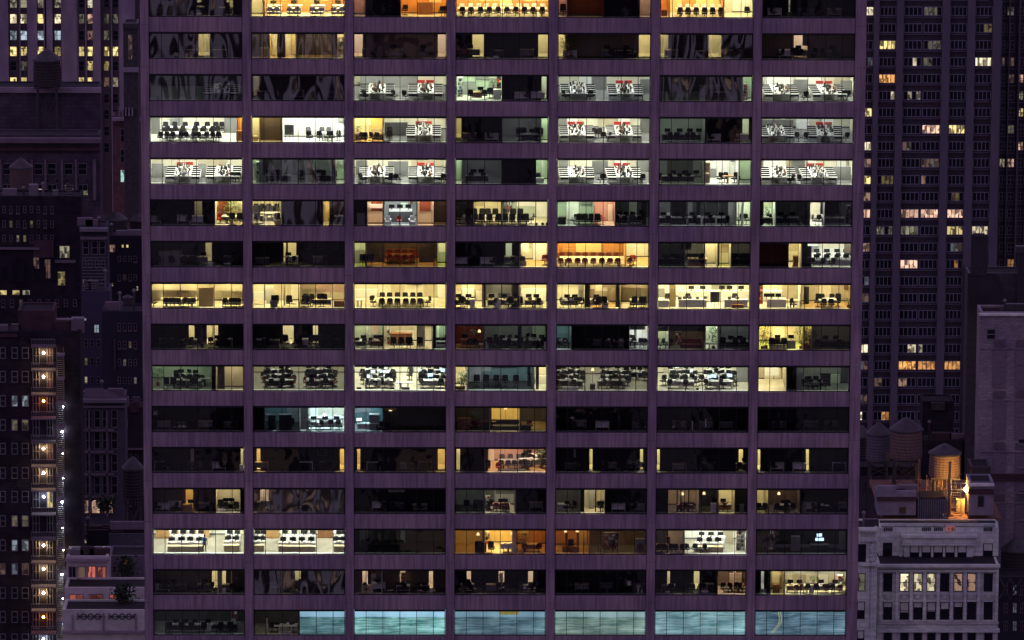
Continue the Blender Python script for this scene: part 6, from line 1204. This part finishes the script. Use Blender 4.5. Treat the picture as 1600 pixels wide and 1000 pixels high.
# attic storey set back
t = Bld('attic_storey', 'set back attic storey with five tall windows on the beaux arts building', 'attic', 1373, 1560, 832, 226.5, 10, PAL, ref=860, zbot=b.zt+.15, para=.6)
t.slab(1409, 836, 1524, 850, .9, PAL, 'frieze'); t.slab(1407, 833, 1526, 837, 1.3, PAL, 'cornice'); t.slab(1412, 850, 1520, 879.5, .5, PAL, 'bay_wall')
t.Y -= .5
for i, (a, c) in enumerate(((1421.5, 1436), (1440, 1454.5), (1458.5, 1473), (1477, 1491.5), (1496, 1510))): t.win(a, 851.5, c, 878, 1, 2, None, fr=PGL, shade=.42)
t.Y += .5
t.win(1379.5, 848, 1394, 875, 1, 2, None, fr=PGL); t.win(1536, 849, 1551, 876, 1, 2, None, fr=PGL, shade=.4)
mb = MB()
for sg, xc0 in ((1, 1396), ):
    pts = []
    for i in range(9): a_ = i/8*math.pi/2; p = at(1396+12*math.sin(a_), 877-24*(1-math.cos(a_)), t.Y-.3); pts.append((p.x, t.Y-.35, p.z))
    p = at(1409, 877, t.Y); pts.append((p.x, t.Y-.35, p.z)); mb.poly(pts, PAL)
t.put(mb, 'volute')
for a0 in (1381, 1441, 1459.5, 1478.5, 1537): 
    for i in range(5): t.slab(a0+i*2.9, 823.5, a0+1.6+i*2.9, 829.5, .12, PGL if a0 != 1478.5 else lg('R1', i), 'vent_slot', )
u = Bld('attic_parapet', 'pale stone parapet with ventilation slots atop the beaux arts building', 'parapet wall', 1371, 1560, 818, 229, 1.6, PAL, ref=826, zbot=t.zt+.2, para=0)
for a0 in (1381, 1441, 1459.5, 1478.5, 1537):
    for i in range(5): u.slab(a0+i*2.9, 823, a0+1.6+i*2.9, 830, .12, PGL if a0 != 1478.5 else lg('R2', i), 'vent_slot')
w = Bld('left_wing', 'pale stone wing with carved figure beside the right pier of the big tower', 'building', 1320, 1370, 828, 218, 12, PAL, ref=900)
w.slab(1341, 826.5, 1370.5, 829, .5, PAL, 'cornice'); w.slab(1341, 842, 1370, 844.5, .5, PAL, 'cornice'); w.slab(1341, 879, 1370.5, 883, .6, PAL, 'cornice')
w.win(1341, 850, 1353, 878, 1, 1, None, fr=PGL); w.win(1341, 895.5, 1352, 923.5, 1, 2, 'W0', fr=PGL); w.win(1339, 940, 1351, 967, 1, 2, None, fr=PGL, shade=.5); w.win(1339, 985, 1350, 1010, 1, 2, None, fr=PGL, shade=.5)
for a in (1356, 1362): w.slab(a, 845, a+1.4, 982, .3, PAL, 'pilaster')
mb = MB(); q = random.Random(3)
for i, (px, py, rr) in enumerate(((1362, 852, .25), (1361.5, 857, .36), (1362.5, 862, .34), (1361, 868, .3), (1363, 874, .42))):
    p = at(px, py, w.Y-.25); mb.bar((p.x, p.y+.2, p.z), (p.x, p.y-.15, p.z), rr, PAL, 8, rr*.5)
w.put(mb, 'carved_figure')
for i in range(5): w.slab(1344+i*5, 832, 1347+i*5, 839, .15, CN2, 'carved_panel')
# roof boxes
k = Bld('roof_bulkhead', 'grey panelled roof bulkhead with small window above the beaux arts building', 'roof house', 1371, 1431, 776, 238, 9, mat('bulk_grey', (.20, .19, .23), .85, .15, 1.2), ref=800, zbot=u.zt-1)
k.slab(1370, 776, 1432, 782, .35, BRR, 'coping'); k.slab(1371, 759, 1400, 775.5, .3, k.wall, 'parapet_wall', back=.5); k.slab(1400, 767, 1431, 775.5, .3, k.wall, 'parapet_wall', back=.5); k.win(1404, 791, 1416, 803, 1, 1, None)
k2 = Bld('corrugated_shed', 'dark corrugated metal shed between two bulkheads on the roof', 'shed', 1433, 1482, 780, 239, 7, MET, ref=800, zbot=u.zt-1, para=0)
for i in range(14): k2.slab(1434+i*3.45, 781, 1435.6+i*3.45, 816, .25, mat('shed_rib', (.13, .14, .20), .5), 'corrugation')
k3 = Bld('right_bulkhead', 'stone roof bulkhead with dark opening right of the orange lit gap', 'roof house', 1514, 1552, 757, 238, 9, mat('bulk_grey', (.20, .19, .23), .85, .15, 1.2), ref=790, zbot=u.zt-1)
k3.slab(1513, 755, 1553, 759, .4, PAL, 'coping'); k3.slab(1513, 764, 1553, 772, .2, BRR, 'band'); k3.win(1527, 774, 1538, 793, 1, 1, None)
k4 = Bld('roof_ventilator', 'dark humped ventilator housing behind the right bulkhead', 'ventilator', 1516, 1548, 733, 249, 6, MET, ref=750, zbot=u.zt-1)
# roof deck behind boxes
dz = at(1450, 790, 246).z
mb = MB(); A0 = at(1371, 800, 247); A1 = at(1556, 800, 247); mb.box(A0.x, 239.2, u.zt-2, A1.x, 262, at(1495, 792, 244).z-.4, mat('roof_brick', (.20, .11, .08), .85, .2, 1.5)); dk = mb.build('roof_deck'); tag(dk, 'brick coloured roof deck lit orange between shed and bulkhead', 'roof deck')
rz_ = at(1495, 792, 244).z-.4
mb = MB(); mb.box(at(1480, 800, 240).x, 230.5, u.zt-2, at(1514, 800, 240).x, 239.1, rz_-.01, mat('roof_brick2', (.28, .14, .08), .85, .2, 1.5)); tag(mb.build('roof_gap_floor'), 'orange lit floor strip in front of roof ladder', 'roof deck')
# tanks at the right
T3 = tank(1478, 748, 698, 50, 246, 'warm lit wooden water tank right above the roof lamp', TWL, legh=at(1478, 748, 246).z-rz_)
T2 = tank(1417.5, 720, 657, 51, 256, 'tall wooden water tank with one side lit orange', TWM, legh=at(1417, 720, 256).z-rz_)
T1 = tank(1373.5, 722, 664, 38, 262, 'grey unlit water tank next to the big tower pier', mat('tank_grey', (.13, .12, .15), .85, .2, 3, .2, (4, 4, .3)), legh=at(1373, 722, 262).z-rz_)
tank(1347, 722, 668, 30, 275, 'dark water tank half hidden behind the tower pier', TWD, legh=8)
kk = Bld('tank_house', 'black brick tank house below the tall lit water tank', 'roof house', 1344, 1440, 733, 266, 10, BRK, ref=750, zbot=u.zt-2)
kp = Bld('back_parapet', 'dark rooftop parapet below the far residential tower at right', 'roof house', 1441, 1504, 691, 300, 8, BRK, ref=700, zbot=-120)
kq = Bld('back_penthouse', 'dark penthouse with a bright lit doorway behind the tanks', 'roof house', 1441, 1490, 630, 330, 8, BRK, ref=660, zbot=-130); kq.win(1471, 677, 1480, 690, 1, 1, 'Y3', fw=.1); kq.slab(1455, 628, 1476, 640, .5, MET, 'roof_box')
ko = Bld('round_hood', 'dark curved roof hood in front of the residential tower base', 'roof house', 1395, 1440, 668, 300, 8, mat('hood', (.05, .045, .05), .9), ref=690, zbot=-120, para=0)
# lamp, ladder, pipes
p = at(1511, 764.5, 241.6); o = empty('roof_lamp', (p.x-.15, 241.6, rz_)); tag(o, 'golden roof lamp on a post beside ladder, very bright', 'lamp')
h_ = p.z-rz_; mb = MB(); mb.bar((0, 0, 0), (0, 0, h_-.3), .09, MET, 6); mb.build('lamp_post', o); mb = MB(); mb.lathe([(.10, h_-.3), (.24, h_-.1), (.24, h_+.1), (.1, h_+.25)], emitter('sodium_lamp', (1, .50, .10), 1300), 10); mb.build('lamp_head', o)
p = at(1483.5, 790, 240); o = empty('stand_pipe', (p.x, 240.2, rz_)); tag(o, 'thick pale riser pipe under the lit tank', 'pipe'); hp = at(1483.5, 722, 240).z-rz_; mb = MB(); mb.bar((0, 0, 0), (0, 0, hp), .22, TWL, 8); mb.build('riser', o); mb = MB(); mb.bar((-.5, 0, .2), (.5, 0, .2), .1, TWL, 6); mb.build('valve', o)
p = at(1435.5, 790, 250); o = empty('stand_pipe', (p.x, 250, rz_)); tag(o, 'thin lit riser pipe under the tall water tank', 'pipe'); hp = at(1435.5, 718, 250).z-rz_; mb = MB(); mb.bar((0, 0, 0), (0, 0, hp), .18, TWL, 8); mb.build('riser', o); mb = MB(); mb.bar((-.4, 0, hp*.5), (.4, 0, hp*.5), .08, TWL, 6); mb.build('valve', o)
p = at(1493, 798, 238.6); o = empty('roof_ladder', (p.x, 240.4, rz_)); tag(o, 'steel ship ladder with rails lit orange on the roof', 'ladder'); mb = MB()
for i in range(10): mb.box(-.9, i*.12, i*.32, .9, i*.12+.16, i*.32+.06, STEEL)
mb.build('ladder_rung', o); mb = MB()
for s_ in (-1, 1): mb.bar((s_*.92, 0, 0), (s_*.92, 1.2, 3.2), .06, STEEL, 5); mb.bar((s_*.92, 0, 1), (s_*.92, 1.2, 4.2), .05, STEEL, 5)
mb.bar((-.92, 1.2, 4.2), (2.2, 1.2, 4.2), .05, STEEL, 5); mb.bar((-.92, 1.2, 3.3), (2.2, 1.2, 3.3), .05, STEEL, 5); mb.build('hand_rail', o)
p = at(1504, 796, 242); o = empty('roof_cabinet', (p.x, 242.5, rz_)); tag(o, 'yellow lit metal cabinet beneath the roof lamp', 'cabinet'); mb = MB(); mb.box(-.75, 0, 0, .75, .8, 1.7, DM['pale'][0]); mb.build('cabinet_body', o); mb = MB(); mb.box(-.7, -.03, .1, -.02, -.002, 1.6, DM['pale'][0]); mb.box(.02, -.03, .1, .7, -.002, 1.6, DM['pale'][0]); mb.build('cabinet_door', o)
p = at(1462, 775, 245); 
for i, q in enumerate((1452, 1466, 1470, 1476)):
    o = empty('lattice_mast', (at(q, 775, 246).x, 247, rz_)); tag(o, 'lit steel strut under the tank, %s from left' % ORD[i], 'steel strut', 'steel struts under the lit tank'); hh_ = at(q, 745, 246).z-rz_; mb = MB(); mb.bar((-.3, 0, 0), (-.3, 0, hh_), .07, TWL, 5); mb.bar((.3, 0, 0), (.3, 0, hh_), .07, TWL, 5)
    for z in range(5): mb.bar((-.3, 0, hh_*z/5), (.3, 0, hh_*(z+1)/5), .04, TWL, 4)
    mb.build('strut', o)

for g_ in GRIDS:
    if g_[0] in ('slab_roof', 'terrace_house'): grid(BL[g_[0]], *g_[1:])
# ------------------------------------------------------------------ small things on the dark roofs
def vent(px, py, Y, w, h, desc, kind=0):
    c = at(px, py, Y); m_ = [MET, DST, BRR, FRM][kind % 4]; mb = MB()
    if kind % 3 == 0:
        o = empty('roof_vent', c); mb.box(-w/2, 0, 0, w/2, w*.8, h, m_); mb.build('housing', o); mb = MB()
        for i in range(4): mb.box(-w/2+.05, -.03, h*(.15+.2*i), w/2-.05, -.003, h*(.15+.2*i)+h*.08, FRM)
        mb.build('louvre', o)
    elif kind % 3 == 1:
        o = empty('roof_pipe', c); mb.bar((0, 0, 0), (0, 0, h*1.5), .14, m_, 8); mb.build('pipe', o); mb = MB(); mb.lathe([(.24, h*1.5), (.28, h*1.5+.2), (.05, h*1.5+.4)], FRM, 8); mb.build('cowl', o)
    else:
        o = empty('duct_box', c); mb.box(-w, 0, .3, w, w*.7, .3+h*.6, m_); mb.build('duct', o); mb = MB(); mb.box(-w*.8, .1, 0, -w*.7, .3, .298, m_); mb.box(w*.7, .1, 0, w*.8, .3, .298, m_); mb.build('leg', o)
    tag(o, desc, {0: 'roof vent', 1: 'pipe', 2: 'duct'}[kind % 3], 'small vents, pipes and ducts on the dark roofs')
q = random.Random(5); n = 0
for (x0, x1, py, Y, where) in ((4, 120, 309, 271.5, 'the black warehouse roof'), (2, 26, 521, 153.2, 'the balcony block roof'), (88, 124, 521, 153.5, 'the balcony block roof edge'), (128, 165, 357, 251.5, 'the narrow bracketed house'), (168, 214, 371, 301.5, 'the back block'),
                               (130, 168, 457, 226.5, 'the slate grey block'), (165, 215, 489, 216.5, 'the shed roofed block'), (135, 192, 624, 191.5, 'the gabled house'), (178, 216, 639, 201.5, 'the dark stepped block'), (104, 216, 837, 169.2, 'the low deck behind the penthouse'),
                               (108, 165, 872, 147.2, 'the penthouse roof'), (1345, 1366, 827, 219, 'the carved left wing'), (1375, 1428, 775, 240, 'the grey bulkhead'), (1540, 1598, 490, 264, 'the light brick building'), (1444, 1500, 690, 301.5, 'the back parapet')):
    k = 3 if x1-x0 > 30 else 2
    for i in range(k+(x1-x0 > 80)*3):
        px = x0+(x1-x0)*(i+q.uniform(.2, .8))/(k+(x1-x0 > 80)*3); n += 1; kd = q.randrange(12)
        vent(px, py, Y, q.uniform(.7, 1.5), q.uniform(.8, 1.9), '%s dark %s on %s' % (ORD[i], {0: 'louvred vent', 1: 'capped pipe', 2: 'metal duct box'}[kd % 3], where), kd)

# ------------------------------------------------------------------ added block, unseen below the frame, there for the wavy panes to mirror
o = empty('added_facing_block', (-15, -250, GZ)); tag(o, 'unseen pale stone block added across the street for the wavy panes to mirror', 'building')
mb = MB(); mb.box(-75, -14, 0, 75, 0, 8-GZ, BRK); w_ = mb.build('wall', o)
mb = MB()
for i in range(7): mb.box(-74+i*22, .002, 2, -65+i*22, .9, 7.5-GZ, PAL)  # broad pale strips shaped to give warped stripes in the reflection
mb.build('pilaster', o)
q = random.Random(9); dk = MB(); lt = MB()
for i in range(6):
    for j in range(8):
        x = -62+i*22; z = 78+j*11; (lt if q.random() < .34 else dk).box(x, .002, z, x+8, .08, z+5, None)
for nm, b_, m_ in (('dark_window_bank', dk, PGL), ('lit_window_bank', lt, emitter('mirrored_window', (1, .62, .55), .22))):  # windows invented for the reflection, some of them glowing
    b_.mats = [m_]; ob = b_.build(nm, o); ob['kind'] = 'stuff'
